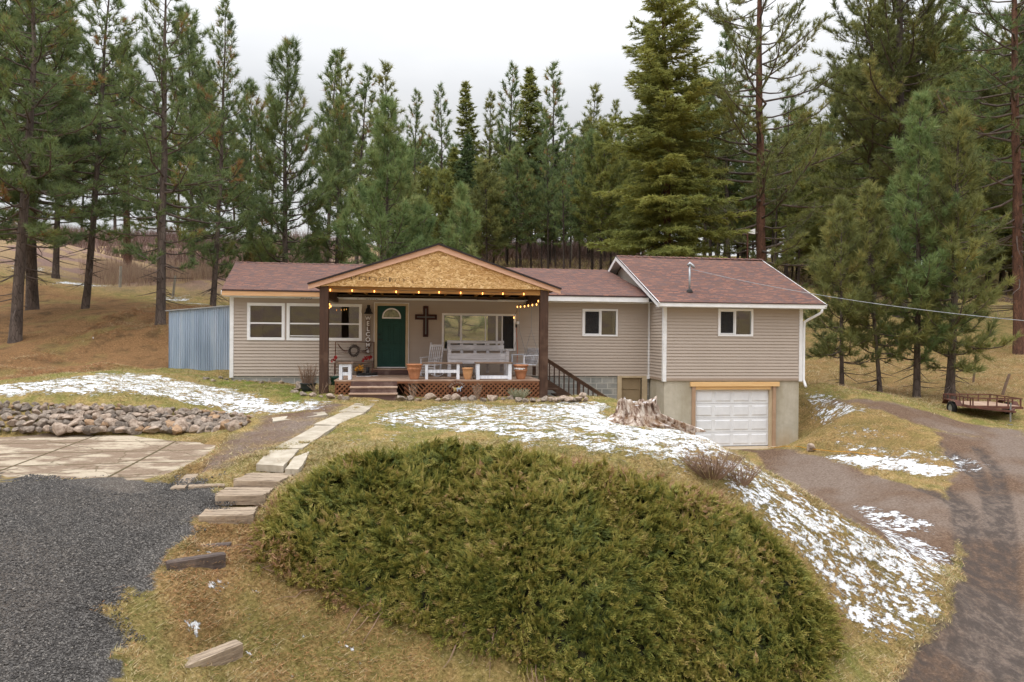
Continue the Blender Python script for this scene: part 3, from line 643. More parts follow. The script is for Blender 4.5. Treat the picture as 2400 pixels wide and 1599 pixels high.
# openings of the main front wall: x0,x1,z0,z1
W1 = (.51, 1.69, 5.82, 7.04); W2 = (1.75, 4.165, 5.82, 7.045); DO = (4.60, 5.67, 4.80, 7.07); W3 = (6.81, 9.33, 5.51, 6.78); W4 = (11.67, 12.94, 6.035, 6.99)
sh = lambda o, d=.03: (o[0] + d, o[1] - d, o[2] + d, o[3] - d)
mb = MB(); siding(mb, 0, 14.12, 4.66, 7.36, [sh(W1), sh(W2), sh(DO), sh(W3), sh(W4)], front(0)); P(mb, 'siding', 'siding')
GY0 = -1.425; W5 = (15.99, 17.24, 6.07, 7.0)
mb = MB(); siding(mb, 14.12, 19.0, 4.66, 7.16, [sh(W5)], front(GY0))
P(mb, 'garage_front_siding', 'siding'); mb = MB()
siding(mb, GY0, 0, 4.66, 7.3, [], lambda a, o, z: (14.12 - o, a, z), .105)
P(mb, 'garage_return_siding', 'siding'); mb = MB()
siding(mb, GY0, 7.3, 4.66, 7.3, [], lambda a, o, z: (19.0 + o, a, z), .105)
P(mb, 'garage_side_siding', 'siding'); mb = MB()
siding(mb, 0, 8.6, 4.66, 7.3, [], lambda a, o, z: (-o, a, z), .105)
P(mb, 'gable_end_siding', 'siding'); mb = MB()
mb.add([(19.0, GY0, 7.16), (19.0, 7.3, 7.2), (19.0, 2.9, 8.95)], [(0, 1, 2)]); P(mb, 'gable_triangle', 'siding'); mb = MB()
mb.add([(14.1, -1.2, 7.3), (14.1, 7.3, 7.3), (14.1, 2.9, 9.02)], [(0, 1, 2)]); P(mb, 'gable_triangle', 'siding'); mb = MB(); mb.add([(0, 0, 7.3), (0, 8.6, 7.3), (0, 4.2, 8.55)], [(0, 1, 2)])
P(mb, 'gable_triangle', 'siding')
# skirt board under the garage siding and the back of the house
mb = MB(); mb.box(14.09, 19.02, GY0 - .028, GY0 + .02, 4.575, 4.66); mb.box(14.09, 14.118, GY0, -.002, 4.575, 4.66); P(mb, 'skirt_board', simple('taupe_skirt', (.36, .28, .22), (.32, .25, .20), .6))
mb = MB()
for a0, a1, b0, b1 in [(0, 7.25, 4.66, 7.3), (9.25, 14, 4.66, 7.3), (7.25, 9.25, 4.66, 5.75), (7.25, 9.25, 6.95, 7.3)]: mb.box(a0, a1, 8.4, 8.5, b0, b1)
mb.box(14.1, 19, 7.2, 7.3, 4.6, 7.2); P(mb, 'back_wall', 'interior')
mb = MB(); mb.box(.02, 14.0, .06, 8.5, 4.5, 4.64); mb.box(14.15, 18.95, GY0 + .05, 7.2, 4.5, 4.64); P(mb, 'floor', 'interior')
mb = MB(); mb.box(.02, 14.0, .06, 8.5, 7.2, 7.28); P(mb, 'ceiling', 'interior')
mb = MB()
for x_ in (4.3, 6.5, 9.6, 14.0): mb.box(x_, x_ + .1, .1, 8.4 if x_ in (6.5, 9.6, 14.0) else 4, 4.64, 7.2)
mb.box(9.7, 14, 3.8, 3.9, 4.64, 7.2); mb.box(14.15, 18.95, 3.0, 3.1, 4.64, 7.15); mb.box(.02, 4.3, 4.6, 4.7, 4.64, 7.2)
P(mb, 'partition_wall', 'interior')
# foundations
mb = MB(); mb.box(0.01, 3.9, .01, .2, 4.2, 4.66); mb.box(.01, .2, .2, 8.5, 4.2, 4.66); P(mb, 'foundation', 'block')
mb = MB(); mb.box(9.6, 12.98, .01, .2, 2.6, 4.655); mb.box(14.0, 14.11, .01, .2, 2.6, 4.655); mb.box(12.98, 14.0, .01, .2, 4.60, 4.655); mb.box(3.9, 9.6, .01, .2, 3.6, 4.655); P(mb, 'block_foundation', 'block')
mb = MB(); mb.box(14.14, 15.12, GY0 + .02, GY0 + .24, 1.6, 4.58); mb.box(17.99, 18.95, GY0 + .02, GY0 + .24, 1.6, 4.58); mb.box(15.12, 17.99, GY0 + .02, GY0 + .24, 4.42, 4.58)
mb.box(14.14, 14.36, GY0 + .24, 7.3, 1.6, 4.575); mb.box(18.73, 18.95, GY0 + .24, 7.3, 1.6, 4.575); P(mb, 'concrete_foundation', 'conc')
mb = MB(); mb.box(15.1, 18.1, GY0 - .5, GY0 + .3, 1.9, 2.345); P(mb, 'garage_sill', 'conc')
# roofs
mb = MB(); E0, E1, ZE = -.18, 13.95, 7.44; zr = 8.77; th = .05
eL, eR = (-.16, -.5, ZE), (14.06, -.5, ZE); rL, rR = (-.92, 4.2, zr), (13.75, 4.2, zr + .02); bL, bR = (-1.6, 8.9, ZE), (13.9, 8.9, ZE)
def slope(a, b, c, d, mb=mb):
    dn = lambda p: (p[0], p[1], p[2] - th)
    mb.add([a, b, c, d, dn(a), dn(b), dn(c), dn(d)], [(0, 1, 2, 3), (7, 6, 5, 4), (0, 4, 5, 1), (1, 5, 6, 2), (2, 6, 7, 3), (3, 7, 4, 0)])
slope(eL, eR, rR, rL); slope(rL, rR, bR, bL)
P(mb, 'main_roof', 'shingle', uv=lambda c: (c.x, c.y * 1.04))
mb = MB(); th = .05
gE0, gE1 = (13.77, -1.86, 7.175), (19.62, -1.86, 7.185); gR0, gR1 = (13.74, 2.9, 9.22), (19.86, 2.9, 9.19); gB0, gB1 = (13.74, 7.7, 7.2), (19.86, 7.7, 7.2)
slope(gE0, gE1, gR1, gR0, mb); slope(gR0, gR1, gB1, gB0, mb); P(mb, 'garage_roof', 'shingle', uv=lambda c: (c.x, c.y * 1.09 + .07))
for p, q in (((-.92, 4.2, zr + .012), (13.75, 4.2, zr + .032)), ((13.74, 2.9, 9.232), (19.86, 2.9, 9.202))):
    n_ = int((q[0] - p[0]) / .15); mb = MB()
    for i in range(n_):
        x_ = p[0] + (q[0] - p[0]) * i / n_; dx = (q[0] - p[0]) / n_; s_ = .42 if p[0] > 10 else .29; z_ = p[2] + .008 * (i % 2)
        y_ = p[1]
        mb.add([(x_, y_ - .14, z_ - .14 * s_ + .004), (x_ + dx, y_ - .14, z_ - .14 * s_ - .004), (x_ + dx, y_, z_ + .006), (x_, y_, z_ + .016), (x_ + dx, y_ + .14, z_ - .14 * s_ - .004), (x_, y_ + .14, z_ - .14 * s_ + .004)], [(0, 1, 2, 3), (3, 2, 4, 5)])
    P(mb, 'ridge_cap', 'shingle', uv=lambda c: (c.x * 2, c.y * 1.3))
# fascias, rakes, soffits
mb = MB(); mb.box(-.15, 3.0, -.50, -.46, 7.24, 7.385); P(mb, 'unpainted_fascia', 'cedar')['label'] = 'bare orange wood fascia board left of the porch'
def parts(name, mat, *fs, **k):
    for f_ in fs: mb_ = MB(); f_(mb_); P(mb_, name, mat, **k)
parts('white_fascia', 'white', lambda m_: m_.box(9.9, 13.9, -.50, -.46, 7.225, 7.385), lambda m_: m_.box(13.77, 19.6, -1.885, -1.862, 7.03, 7.165))
parts('rake_trim', 'white', lambda m_: m_.bar((13.76, -1.90, 7.07), (13.73, 2.9, 9.13), .03, .165), lambda m_: m_.bar((13.73, 2.9, 9.13), (13.73, 7.7, 7.12), .03, .165), lambda m_: m_.bar((19.64, -1.88, 7.09), (19.86, 2.9, 9.11), .03, .15), lambda m_: m_.bar((-.92, 4.2, 8.66), (-.17, -.48, 7.32), .03, .10))
MT['drip'] = simple('dark_drip_edge', (.05, .03, .03), None, .5)
parts('drip_edge', 'drip', lambda m_: m_.bar((-.15, -.508, 7.405), (3.0, -.508, 7.405), .02, .035), lambda m_: m_.bar((9.8, -.508, 7.405), (14.0, -.508, 7.405), .02, .03), lambda m_: m_.bar((13.75, -1.893, 7.165), (19.62, -1.893, 7.175), .02, .03),
      lambda m_: m_.bar((13.715, -1.9, 7.165), (13.715, 2.9, 9.215), .02, .03), lambda m_: m_.bar((13.715, 2.9, 9.215), (13.715, 7.7, 7.21), .02, .03))
mb = MB(); mb.box(-.15, 14.05, -.46, -.01, 7.225, 7.24); mb.box(13.8, 19.6, -1.86, GY0 - .03, 7.02, 7.035); mb.add([(13.75, -1.3, 7.26), (14.1, -1.3, 7.26), (14.1, 2.9, 9.10), (13.75, 2.9, 9.10)], [(0, 1, 2, 3)]); mb.add([(13.75, 2.9, 9.10), (14.1, 2.9, 9.10), (14.1, 7.7, 7.1), (13.75, 7.7, 7.1)], [(0, 1, 2, 3)])
P(mb, 'soffit', 'white')
mb = MB(); mb.box(0, 14.1, -.026, -.004, 7.19, 7.225); P(mb, 'frieze_strip', 'white')
# corner trims
mb = MB(); mb.box(-.03, .09, -.035, .09, 4.60, 7.225); P(mb, 'corner_trim', 'white')
mb = MB(); mb.box(14.075, 14.19, GY0 - .038, GY0 + .09, 4.55, 7.06); P(mb, 'corner_trim', 'white')
mb = MB(); mb.box(18.92, 19.04, GY0 - .038, GY0 + .09, 4.55, 7.06); P(mb, 'corner_trim', 'white')
# downspouts
mb = MB(); mb.bar((14.07, -.05, 4.63), (14.07, -.05, 7.24), .05, .05, (0, 1, 0)); mb.bar((14.045, -.08, 4.56), (14.045, -.08, 4.67), .08, .09, (0, 1, 0)); P(mb, 'downspout', 'white')
mb = MB(); mb.tube([(19.5, -1.84, 7.06), (19.5, -1.83, 6.92), (19.42, -1.78, 6.84), (19.18, -1.55, 6.66), (19.10, -1.47, 6.58), (19.09, -1.45, 6.4), (19.09, -1.45, 4.62), (19.11, -1.5, 4.48), (19.08, -1.62, 4.38)], .045, 8); P(mb, 'downspout', 'white', smooth=True)
mb = MB(); mb.tube([(19.03, -1.6, 7.10), (19.62, -1.9, 7.10)], .02, 6); P(mb, 'gutter_end', 'white')

# windows
def window(w, y, layout, name='window', label=None, fr=.06, proud=.045, sashes=()):
    x0, x1, z0, z1 = w; f = MB()
    f.box(x0, x1, y - proud, y + .06, z1 - fr, z1); f.box(x0, x1, y - proud, y + .06, z0, z0 + fr); f.box(x0, x0 + fr, y - proud, y + .06, z0 + fr, z1 - fr); f.box(x1 - fr, x1, y - proud, y + .06, z0 + fr, z1 - fr)
    for k, c, wd in layout:
        if k == 'v': f.box(c - wd / 2, c + wd / 2, y - proud + .004, y + .05, z0 + fr, z1 - fr)
    o = P(f, name, 'vinyl', bevel=.004)
    if label: o['label'] = label
    vs = [x0 + fr] + [v for k, c, wd in layout if k == 'v' for v in (c - wd / 2, c + wd / 2)] + [x1 - fr]
    for a, b in zip(vs[::2], vs[1::2]):
        g = MB(); g.box(a, b, y + .012, y + .016, z0 + fr, z1 - fr); g.build('pane', 'glass', o)
    for s_ in sashes:
        g = MB(); a0, a1, b0, b1, ww = s_
        if a1 - a0 <= ww * 1.5 or b1 - b0 <= ww * 1.5: g.box(a0, a1, y - .015, y + .03, b0, b1)
        else:
            g.box(a0, a1, y - .012, y + .03, b0, b0 + ww); g.box(a0, a1, y - .012, y + .03, b1 - ww, b1); g.box(a0, a0 + ww, y - .012, y + .03, b0 + ww, b1 - ww); g.box(a1 - ww, a1, y - .012, y + .03, b0 + ww, b1 - ww)
        g.build('sash', 'vinyl', o)
    return o
window(W1, 0, [], sashes=[(.60, 1.60, 6.355, 6.405, .05)], fr=.095, label='square double hung window left of the porch post')
w2 = window(W2, 0, [('v', 2.93, .10)], fr=.095, sashes=[(1.85, 2.88, 6.355, 6.40, .05), (2.98, 4.07, 6.355, 6.40, .05), (1.85, 2.88, 5.96, 5.985, .03)], label='wide double window behind the left porch post')
w3 = window(W3, 0, [('v', 7.46, .065), ('v', 8.68, .065)], fr=.07, sashes=[(8.275, 8.31, 5.58, 6.71, .04), (8.85, 8.885, 5.58, 6.71, .04)], label='picture window behind the long bench')
w4 = window(W4, 0, [('v', 12.33, .05)], fr=.06, label='sliding window between porch and garage wing', sashes=[(11.74, 12.30, 6.1, 6.93, .03)])
w5 = window(W5, GY0, [('v', 16.6, .05)], fr=.07, label='sliding window above the garage door', sashes=[(16.06, 16.57, 6.15, 6.93, .03)])
for w_, a, b, c, d, y in ((w4, 11.80, 12.28, 6.13, 6.90, 0), (w5, 16.09, 16.55, 6.18, 6.91, GY0), (w3, 8.89, 9.26, 5.6, 6.7, 0)):
    g = MB(); g.box(a, b, y - .004, y - .002, c, d); g.build('insect_screen', 'screen', w_)
# things in the windows: curtains
parts('curtain', 'interior', lambda m_: m_.box(11.76, 11.83, .10, .12, 6.05, 6.95), lambda m_: m_.box(12.80, 12.88, .10, .12, 6.05, 6.95))
# front door
mb = MB(); mb.box(4.575, 4.665, -.05, .05, 4.93, 7.085); mb.box(5.60, 5.69, -.05, .05, 4.93, 7.085); mb.box(4.665, 5.60, -.05, .05, 7.0, 7.085); P(mb, 'door_casing', 'tanTrim', bevel=.004)
mb = MB(); mb.box(4.555, 4.575, -.055, .0, 4.93, 7.105); mb.box(5.69, 5.71, -.055, .0, 4.93, 7.105); mb.box(4.575, 5.69, -.055, .0, 7.085, 7.105); mb.box(4.665, 5.60, -.06, .06, 4.925, 4.955); P(mb, 'door_edge_trim', 'white')
door = None
mb = MB(); D0, D1, DZ0, DZ1 = 4.67, 5.595, 4.958, 6.995; ft = -.005
mb.box(D0, D1, ft, ft + .04, DZ0, DZ1)
for a0, a1, b0, b1 in [(.13, .42, .12, .62), (.505, .795, .12, .62), (.13, .42, .76, 1.42), (.505, .795, .76, 1.42), (.13, .42, 1.5, 1.58), (.505, .795, 1.5, 1.58)]:
    A0, A1, B0, B1 = D0 + a0, D0 + a1, DZ0 + b0, DZ0 + b1; y0 = ft - .012
    for c in ((A0, A1, B0, B0 + .025), (A0, A1, B1 - .025, B1), (A0, A0 + .025, B0 + .025, B1 - .025), (A1 - .025, A1, B0 + .025, B1 - .025)): mb.box(c[0], c[1], y0, ft, c[2], c[3])
    mb.box(A0 + .06, A1 - .06, y0 + .003, ft, B0 + .06, B1 - .06)
door = P(mb, 'front_door', 'green_door', bevel=.003)
cx, cz, Rf = (D0 + D1) / 2, DZ0 + 1.66, .31
mb = MB(); N = 20
for i in range(N):
    a, b = pi * i / N, pi * (i + 1) / N
    q = [(cx + r * cos(t_), cz + r * sin(t_)) for r, t_ in ((Rf, a), (Rf, b), (Rf - .045, b), (Rf - .045, a))]; mb.prism(q[::-1], ft - .03, ft - .002)
mb.box(cx - Rf, cx + Rf, ft - .03, ft - .002, cz - .045, cz)
fl = mb.build('fan_light', 'white', door)
mb = MB(); mb.prism([(cx + (Rf - .05) * cos(pi * i / N), cz + (Rf - .05) * sin(pi * i / N)) for i in range(N + 1)][::-1], ft - .012, ft - .006); mb.build('fan_light_pane', simple('obscure_glass', (.30, .33, .20), (.12, .14, .08), .15, 9, spec=.6), door)
mb = MB(); mb.tube([(D0 + .07, ft - .07, DZ0 + .92), (D0 + .07, ft, DZ0 + .92)], .032, 12); mb.tube([(D0 + .07, ft - .025, DZ0 + 1.08), (D0 + .07, ft, DZ0 + 1.08)], .032, 12); mb.bar((D0 + .07, ft - .06, DZ0 + .92), (D0 + .17, ft - .06, DZ0 + .92), .02, .02); mb.build('door_handle', 'black', door)
# door step
mb = MB(); mb.box(4.45, 5.80, -.40, -.01, 4.87, 4.91); P(mb, 'door_step', 'tread', bevel=.004); mb = MB(); mb.box(4.50, 5.76, -.37, -.02, 4.715, 4.87); P(mb, 'door_step_riser', 'step')
# basement door
mb = MB(); mb.box(12.95, 13.10, -.05, .03, 2.6, 4.66); mb.box(13.84, 14.03, -.05, .03, 2.6, 4.66); mb.box(13.10, 13.84, -.05, .03, 4.59, 4.66); P(mb, 'basement_door_casing', 'tanTrim', bevel=.004)
mb = MB(); mb.box(13.10, 13.80, .03, .06, 2.6, 4.59); mb.box(13.10, 13.74, .01, .03, 4.19, 4.2); mb.box(13.76, 13.80, .0, .03, 2.6, 4.59); P(mb, 'basement_door', 'basedoor')
# garage door
mb = MB(); mb.box(15.03, 18.20, GY0 - .07, GY0 + .02, 4.385, 4.535); P(mb, 'garage_lintel', 'pine', bevel=.004)['label'] = 'new yellow pine header board over the garage door'
mb = MB(); mb.box(15.22, 17.90, GY0 - .02, GY0 + .12, 4.28, 4.385); P(mb, 'inner_header', 'pine')
parts('garage_casing', 'brownTrim', lambda m_: m_.box(15.10, 15.22, GY0 - .045, GY0 + .05, 2.34, 4.385), lambda m_: m_.box(17.98, 18.09, GY0 - .045, GY0 + .05, 2.34, 4.385), bevel=.003)
parts('garage_jamb', 'tanTrim', lambda m_: m_.box(17.88, 17.98, GY0 + .01, GY0 + .13, 2.34, 4.385), lambda m_: m_.box(15.18, 15.24, GY0 + .051, GY0 + .13, 2.34, 4.28))
g0, g1, gz0, gz1, gy_ = 15.24, 17.88, 2.35, 4.28, GY0 + .09
gd = MB(); rh = (gz1 - gz0) / 4; cw = (g1 - g0) / 4
for r in range(4):
    za, zb = gz0 + r * rh + .004, gz0 + (r + 1) * rh - .004
    gd.box(g0, g1, gy_, gy_ + .04, za, zb)
    for c in range(4):
        a0 = g0 + c * cw + .05; a1 = g0 + (c + 1) * cw - .05; b0 = za + .07; b1 = zb - .07; q = .03
        gd.add([(a0, gy_ - .001, b0), (a1, gy_ - .001, b0), (a1, gy_ - .001, b1), (a0, gy_ - .001, b1), (a0 + q, gy_ - .016, b0 + q), (a1 - q, gy_ - .016, b0 + q), (a1 - q, gy_ - .016, b1 - q), (a0 + q, gy_ - .016, b1 - q)],
               [(0, 1, 5, 4), (1, 2, 6, 5), (2, 3, 7, 6), (3, 0, 4, 7), (4, 5, 6, 7)])
P(gd, 'garage_door', simple('white_steel_door', (.74, .75, .78), (.66, .67, .70), .45, 2.5, bump=.001, bscale=40))
mb = MB(); mb.box(g0, g1, gy_ - .006, gy_ + .03, gz0 - .02, gz0 + .015); P(mb, 'door_seal', 'rubber')
# mast on the garage roof
ms = hl(1616, 687, -.9); mt = hl(1618, 622, -.9)
mb = MB(); mb.tube([(ms[0], -.9, 7.45), (ms[0], -.9, mt[2])], .035, 10); P(mb, 'service_mast', 'metalgrey', smooth=True)
mb = MB(); mb.lathe([(.12, 7.50), (.09, 7.58), (.05, 7.62)], 14, (ms[0], -.9, .06)); P(mb, 'mast_flashing', 'black')
mb = MB(); mb.tube([(ms[0] - .07, -.9, mt[2] - .02), (ms[0], -.9, mt[2] + .06), (ms[0] + .10, -.92, mt[2] - .02), (ms[0] + .16, -.95, mt[2] - .10)], [.05, .06, .05, .03], 8); P(mb, 'weather_head', 'metalgrey', smooth=True)
# electric box, orange lead
mb = MB(); eb = hl(1213, 757, 0); mb.box(eb[0] - .05, eb[0] + .05, -.09, -.015, eb[2] - .05, eb[2] + .05); P(mb, 'outlet_box', 'white', bevel=.01)
mb = MB(); mb.box(eb[0] - .08, eb[0] - .03, -.07, -.02, eb[2] - .16, eb[2] - .05); P(mb, 'outlet_plug', 'black')
# house wrap lettering remnants under the eaves
mb = MB(); rng = random.Random(3)
for i, x_ in enumerate([2.18, 2.27, 2.35, 2.42, 2.50]): mb.bar((x_, -.030, 7.17), (x_ + (.05 if i != 1 else 0), -.030, 7.222), .012, .022, (0, 1, 0))
for x_ in (4.0, 4.3, 4.38, 4.46, 4.54, 4.61): mb.bar((x_, -.030, 7.215), (x_ + .05, -.030, 7.215), .012, .03, (0, 1, 0))
P(mb, 'wrap_lettering', 'blue')

# ---- porch
PY = -3.0; ax_, az_ = 6.59, 8.70; lx_, lz_ = 2.90, 7.475; rx_, rz_ = 10.23, 7.455
def rline(x, d=0): return (az_ - (ax_ - x) * (az_ - lz_) / (ax_ - lx_) if x < ax_ else az_ - (x - ax_) * (az_ - rz_) / (rx_ - ax_)) - d
mb = MB()
for s_, a, z in ((0, lx_, lz_), (1, rx_, rz_)):
    mb.add([(a, PY - .16, z), (ax_, PY - .16, az_), (ax_, 4.0, az_), (a, 3.2, z), (a, PY - .16, z - .03), (ax_, PY - .16, az_ - .03), (ax_, 4.0, az_ - .03), (a, 3.2, z - .03)],
           [(0, 1, 2, 3), (7, 6, 5, 4), (0, 4, 5, 1), (1, 5, 6, 2), (3, 2, 6, 7), (0, 3, 7, 4)])
P(mb, 'porch_roof', 'shingle', uv=lambda c: (c.y, c.x * 1.05))
mb = MB(); q = .032
mb.prism([(lx_ - .0, lz_ - .17), (ax_, az_ - .17 - q), (rx_, rz_ - .17), (rx_, rz_ - .032), (ax_, az_ - .034), (lx_, lz_ - .032)][::-1], PY - .13, PY - .09); P(mb, 'rake_board', 'rakewood', bevel=.004)
mb = MB(); mb.prism([(lx_ - .02, lz_ - .035), (ax_, az_ - .035), (rx_ + .02, rz_ - .035), (rx_ + .02, rz_ + .012), (ax_, az_ + .014), (lx_ - .02, lz_ + .012)][::-1], PY - .18, PY - .131); P(mb, 'rake_drip_edge', simple('black_drip_edge', (.03, .022, .024), None, .5))
mb = MB(); ob = 7.415
mb.prism([(3.42, ob), (9.66, ob), (9.95, rline(9.95, .18)), (ax_, az_ - .19), (3.2, rline(3.2, .18))][::-1], PY - .08, PY - .05); osb = P(mb, 'gable_panel', 'osb')
mb = MB(); rng = random.Random(9)
for i in range(64):
    x_ = hl(820, 649, PY)[0] + i * .032; z_ = hl(820, 650, PY)[2] - .008 * i * .18
    if i % 9 in (6, 7) or (i > 44 and i % 4): continue
    for k in range(3):
        if rng.random() < .62: mb.box(x_, x_ + .016, PY - .084, PY - .0805, z_ - .06 + k * .04, z_ - .03 + k * .04)
    if rng.random() < .35: mb.box(x_, x_ + .03, PY - .084, PY - .0805, z_ - .065 + .04 * rng.randrange(4), z_ - .055 + .04 * rng.randrange(1, 3) + .02)
mb.build('stamp_marks', 'ink', osb)
mb = MB()
mb.box(3.2, 9.9, PY + .0, PY + .10, 7.25, 7.44); P(mb, 'header_beam', wood('amber_header', (.42, .22, .07), (.28, .13, .04)))
mb = MB()
for k in range(13): mb.box(3.3 + .51 * k, 3.34 + .51 * k, PY + .12, -.02, 7.33, 7.45)
P(mb, 'ceiling_joist', wood('amber_joist', (.46, .24, .07), (.30, .14, .04), axis=1))
mb = MB(); mb.box(3.0, 10.1, PY - .05, -.0, 7.452, 7.462); P(mb, 'porch_ceiling', wood('amber_sheathing', (.55, .31, .11), (.42, .21, .06), axis=1))
mb = MB(); mb.bar((9.62 + .13, PY + .24, 7.24), (9.62 + .13, -.01, 7.24), .14, .30); P(mb, 'side_beam', 'dark'); mb = MB(); mb.bar((3.33, PY + .24, 7.24), (3.33, -.01, 7.24), .14, .30); P(mb, 'side_beam', 'dark')
mb = MB(); mb.box(3.4, 9.6, -.12, -.03, 7.24, 7.30); mb.box(7.9, 8.6, -1.2, -.9, 7.2, 7.26); P(mb, 'wall_ledger', 'dark')
for x0 in (3.20, 9.635):
    mb = MB(); mb.box(x0, x0 + .245, PY - .04, PY + .20, 3.9, rline(x0 + .12, .19)); P(mb, 'porch_post', 'dark', bevel=.008)

# ================================================================== DECK
deck = thing('porch_deck', 'brown wooden deck with lattice skirt, front steps and a side stair rail', 'deck', (HO[0], HO[1], 0), TH)
mb = MB(); yb = -3.02
nb = 21
for i in range(nb):
    y0 = yb + i * 3.0 / nb; mb.box(3.62, 9.66, y0, y0 + 3.0 / nb - .006, 4.675, 4.708 + .002 * (i % 2))
mb.build('deck_boards', 'tread', deck)
mb = MB(); mb.box(3.64, 4.10, yb + .005, yb + .04, 4.60, 4.673); mb.box(5.40, 9.62, yb + .005, yb + .04, 4.60, 4.673); mb.box(3.64, 3.68, yb + .04, -.05, 4.2, 4.673); mb.box(9.6, 9.64, yb + .04, -.05, 4.0, 4.673); mb.build('rim_board', 'lattice', deck)
mb = MB(); mb.box(3.7, 9.6, -2.2, -2.15, 3.9, 4.66); mb.build('under_deck_shade', 'soil', deck)  # upright dark sheet behind the lattice, standing in for the shade below the deck
def lattice(mb, x0, x1, z0, z1, y, skip=None):
    st = .135; wv = .044
    for sgn, dy in ((1, 0), (-1, .012)):
        c = -10.
        lo, hi = (z0 - x1, z1 - x0) if sgn > 0 else (z0 + x0, z1 + x1)
        c = math.ceil(lo / st) * st
        while c < hi:
            # z = sgn*x + c
            if sgn > 0: xa, xb = max(x0, z0 - c), min(x1, z1 - c)
            else: xa, xb = max(x0, c - z1), min(x1, c - z0)
            if xb - xa > .03 and not (skip and sgn > 0 and skip[0] < (xa + xb) / 2 < skip[1]):
                za = sgn * xa + c; zb_ = sgn * xb + c
                mb.bar((xa, y + dy, za), (xb, y + dy, zb_), .007, wv, (0, 1, 0)) if False else mb.add(
                    [(xa, y + dy, za - wv * .7), (xb, y + dy, zb_ - wv * .7), (xb, y + dy, zb_ + wv * .7), (xa, y + dy, za + wv * .7), (xa, y + dy + .007, za - wv * .7), (xb, y + dy + .007, zb_ - wv * .7), (xb, y + dy + .007, zb_ + wv * .7), (xa, y + dy + .007, za + wv * .7)],
                    [(0, 1, 2, 3), (7, 6, 5, 4), (0, 4, 5, 1), (3, 2, 6, 7), (0, 3, 7, 4), (1, 5, 6, 2)])
            c += st
mb = MB(); lattice(mb, 3.64, 4.10, 4.14, 4.62, yb - .02); mb.build('lattice_panel', 'lattice', deck)
mb = MB(); lattice(mb, 5.62, 9.62, 4.08, 4.62, yb - .02, (5.6, 6.05)); mb.build('lattice_panel', 'lattice', deck)
mb = MB()
for k in range(3): mb.bar((5.42 + k * .10, yb - .01, 4.60), (5.62 + k * .14, yb - .01, 4.28 - .03 * k), .007, .04, (0, 1, 0))
mb.bar((5.42, yb - .01, 4.62), (6.2, yb - .01, 4.62), .01, .06, (0, 1, 0)); mb.build('loose_lattice_slat', 'lattice', deck)
mb = MB(); rs = MB()
for k, (z, y0, y1) in enumerate([(4.71, -3.02, -3.02), (4.535, -3.30, -3.0), (4.365, -3.60, -3.28)]):
    if k: mb.box(4.085, 5.42 + .01 * k, y0 - .03, y1, z - .04, z)
    rs.box(4.10, 5.41, y0 - .005, y0 + .03, z - (.175 if k < 2 else .2), z - .042)
rs.box(4.12, 4.15, -3.58, -3.02, 4.0, 4.33); rs.box(5.36, 5.39, -3.58, -3.02, 4.0, 4.33)
mb.build('step_tread', 'tread', deck, bevel=.006); rs.build('step_riser', 'step', deck)
# side stair and rail going down to the basement door
railtop0 = hl(1284, 842, -1.0); railtop1 = hl(1414, 926, -1.0)
A = Vector(railtop0); B = Vector(railtop1); d = (B - A); A2 = A - d * .12; B2 = B + d * .12
mb = MB(); mb.bar(A2, B2, .09, .04); mb.bar(A2 + Vector((0, 0, -.07)), B2 + Vector((0, 0, -.07)), .04, .09); mb.build('stair_handrail', 'darkx', deck)
mb = MB(); mb.bar(A2 + Vector((0, 0, -.80)), B2 + Vector((0, 0, -.80)), .04, .22); mb.build('stair_stringer', 'darkx', deck)
for i in range(12):
    p = A + d * (i + .35) / 11.5; big = (i == 6)
    mb = MB(); mb.bar(p + Vector((0, 0, -.06)), p + Vector((0, 0, -.80)), .10 if big else .036, .10 if big else .036, (0, 1, 0)); mb.build('baluster', 'dark', deck)
pt = hl(1252, 862, -.6)
mb = MB(); mb.box(pt[0] - .05, pt[0] + .05, -.65, -.55, 4.71, pt[2] + .05); mb.build('newel_post', 'dark', deck)
for k in range(5):
    mb = MB(); mb.box(9.8 + k * .34, 10.2 + k * .34, -1.5, -.5, 4.5 - .22 * k, 4.54 - .22 * k); mb.build('stair_tread', 'darkx', deck)

# ================================================================== THINGS ON AND AROUND THE PORCH (house-local)
def hthing(name, label, cat, x, y, z, rz=0, group=None): return thing(name, label, cat, HW(x, y, z), TH + rz, group)
DZ = 4.712
# small white stool
def table(name, label, cat, x, y, w, dpt, h, leg, rz=0, brace=.17, group=None, topov=.04):
    t_ = hthing(name, label, cat, x, y, DZ, rz, group)
    mb = MB(); n_ = 3
    for i in range(n_): mb.box(-w / 2 - topov, w / 2 + topov, -dpt / 2 - .02 + i * (dpt + .04) / n_, -dpt / 2 - .02 + (i + 1) * (dpt + .04) / n_ - .006, h - .04, h)
    mb.build('top', 'benchtop', t_, bevel=.003)
    for sx_ in (-1, 1):
        for sy_ in (-1, 1):
            mb = MB(); X0 = sx_ * (w / 2 - leg / 2); Y0 = sy_ * (dpt / 2 - leg / 2); mb.box(X0 - leg / 2, X0 + leg / 2, Y0 - leg / 2, Y0 + leg / 2, 0, h - .042); mb.build('leg', 'whitelegs', t_, bevel=.004)
    mb = MB()
    for sy_ in (-1, 1): mb.box(-w / 2 + leg, w / 2 - leg, sy_ * (dpt / 2 - leg / 2) - .02, sy_ * (dpt / 2 - leg / 2) + .02, brace - .045, brace + .045)
    if w < .6: mb.box(-w / 2 + leg, w / 2 - leg, -dpt / 2 + .01, dpt / 2 - .01, h - .13, h - .045)
    mb.build('brace', 'whitelegs', t_); return t_
table('stool', 'small white stool with brown top at the left deck edge', 'stool', 3.92, -2.76, .34, .38, .50, .085, brace=.17)
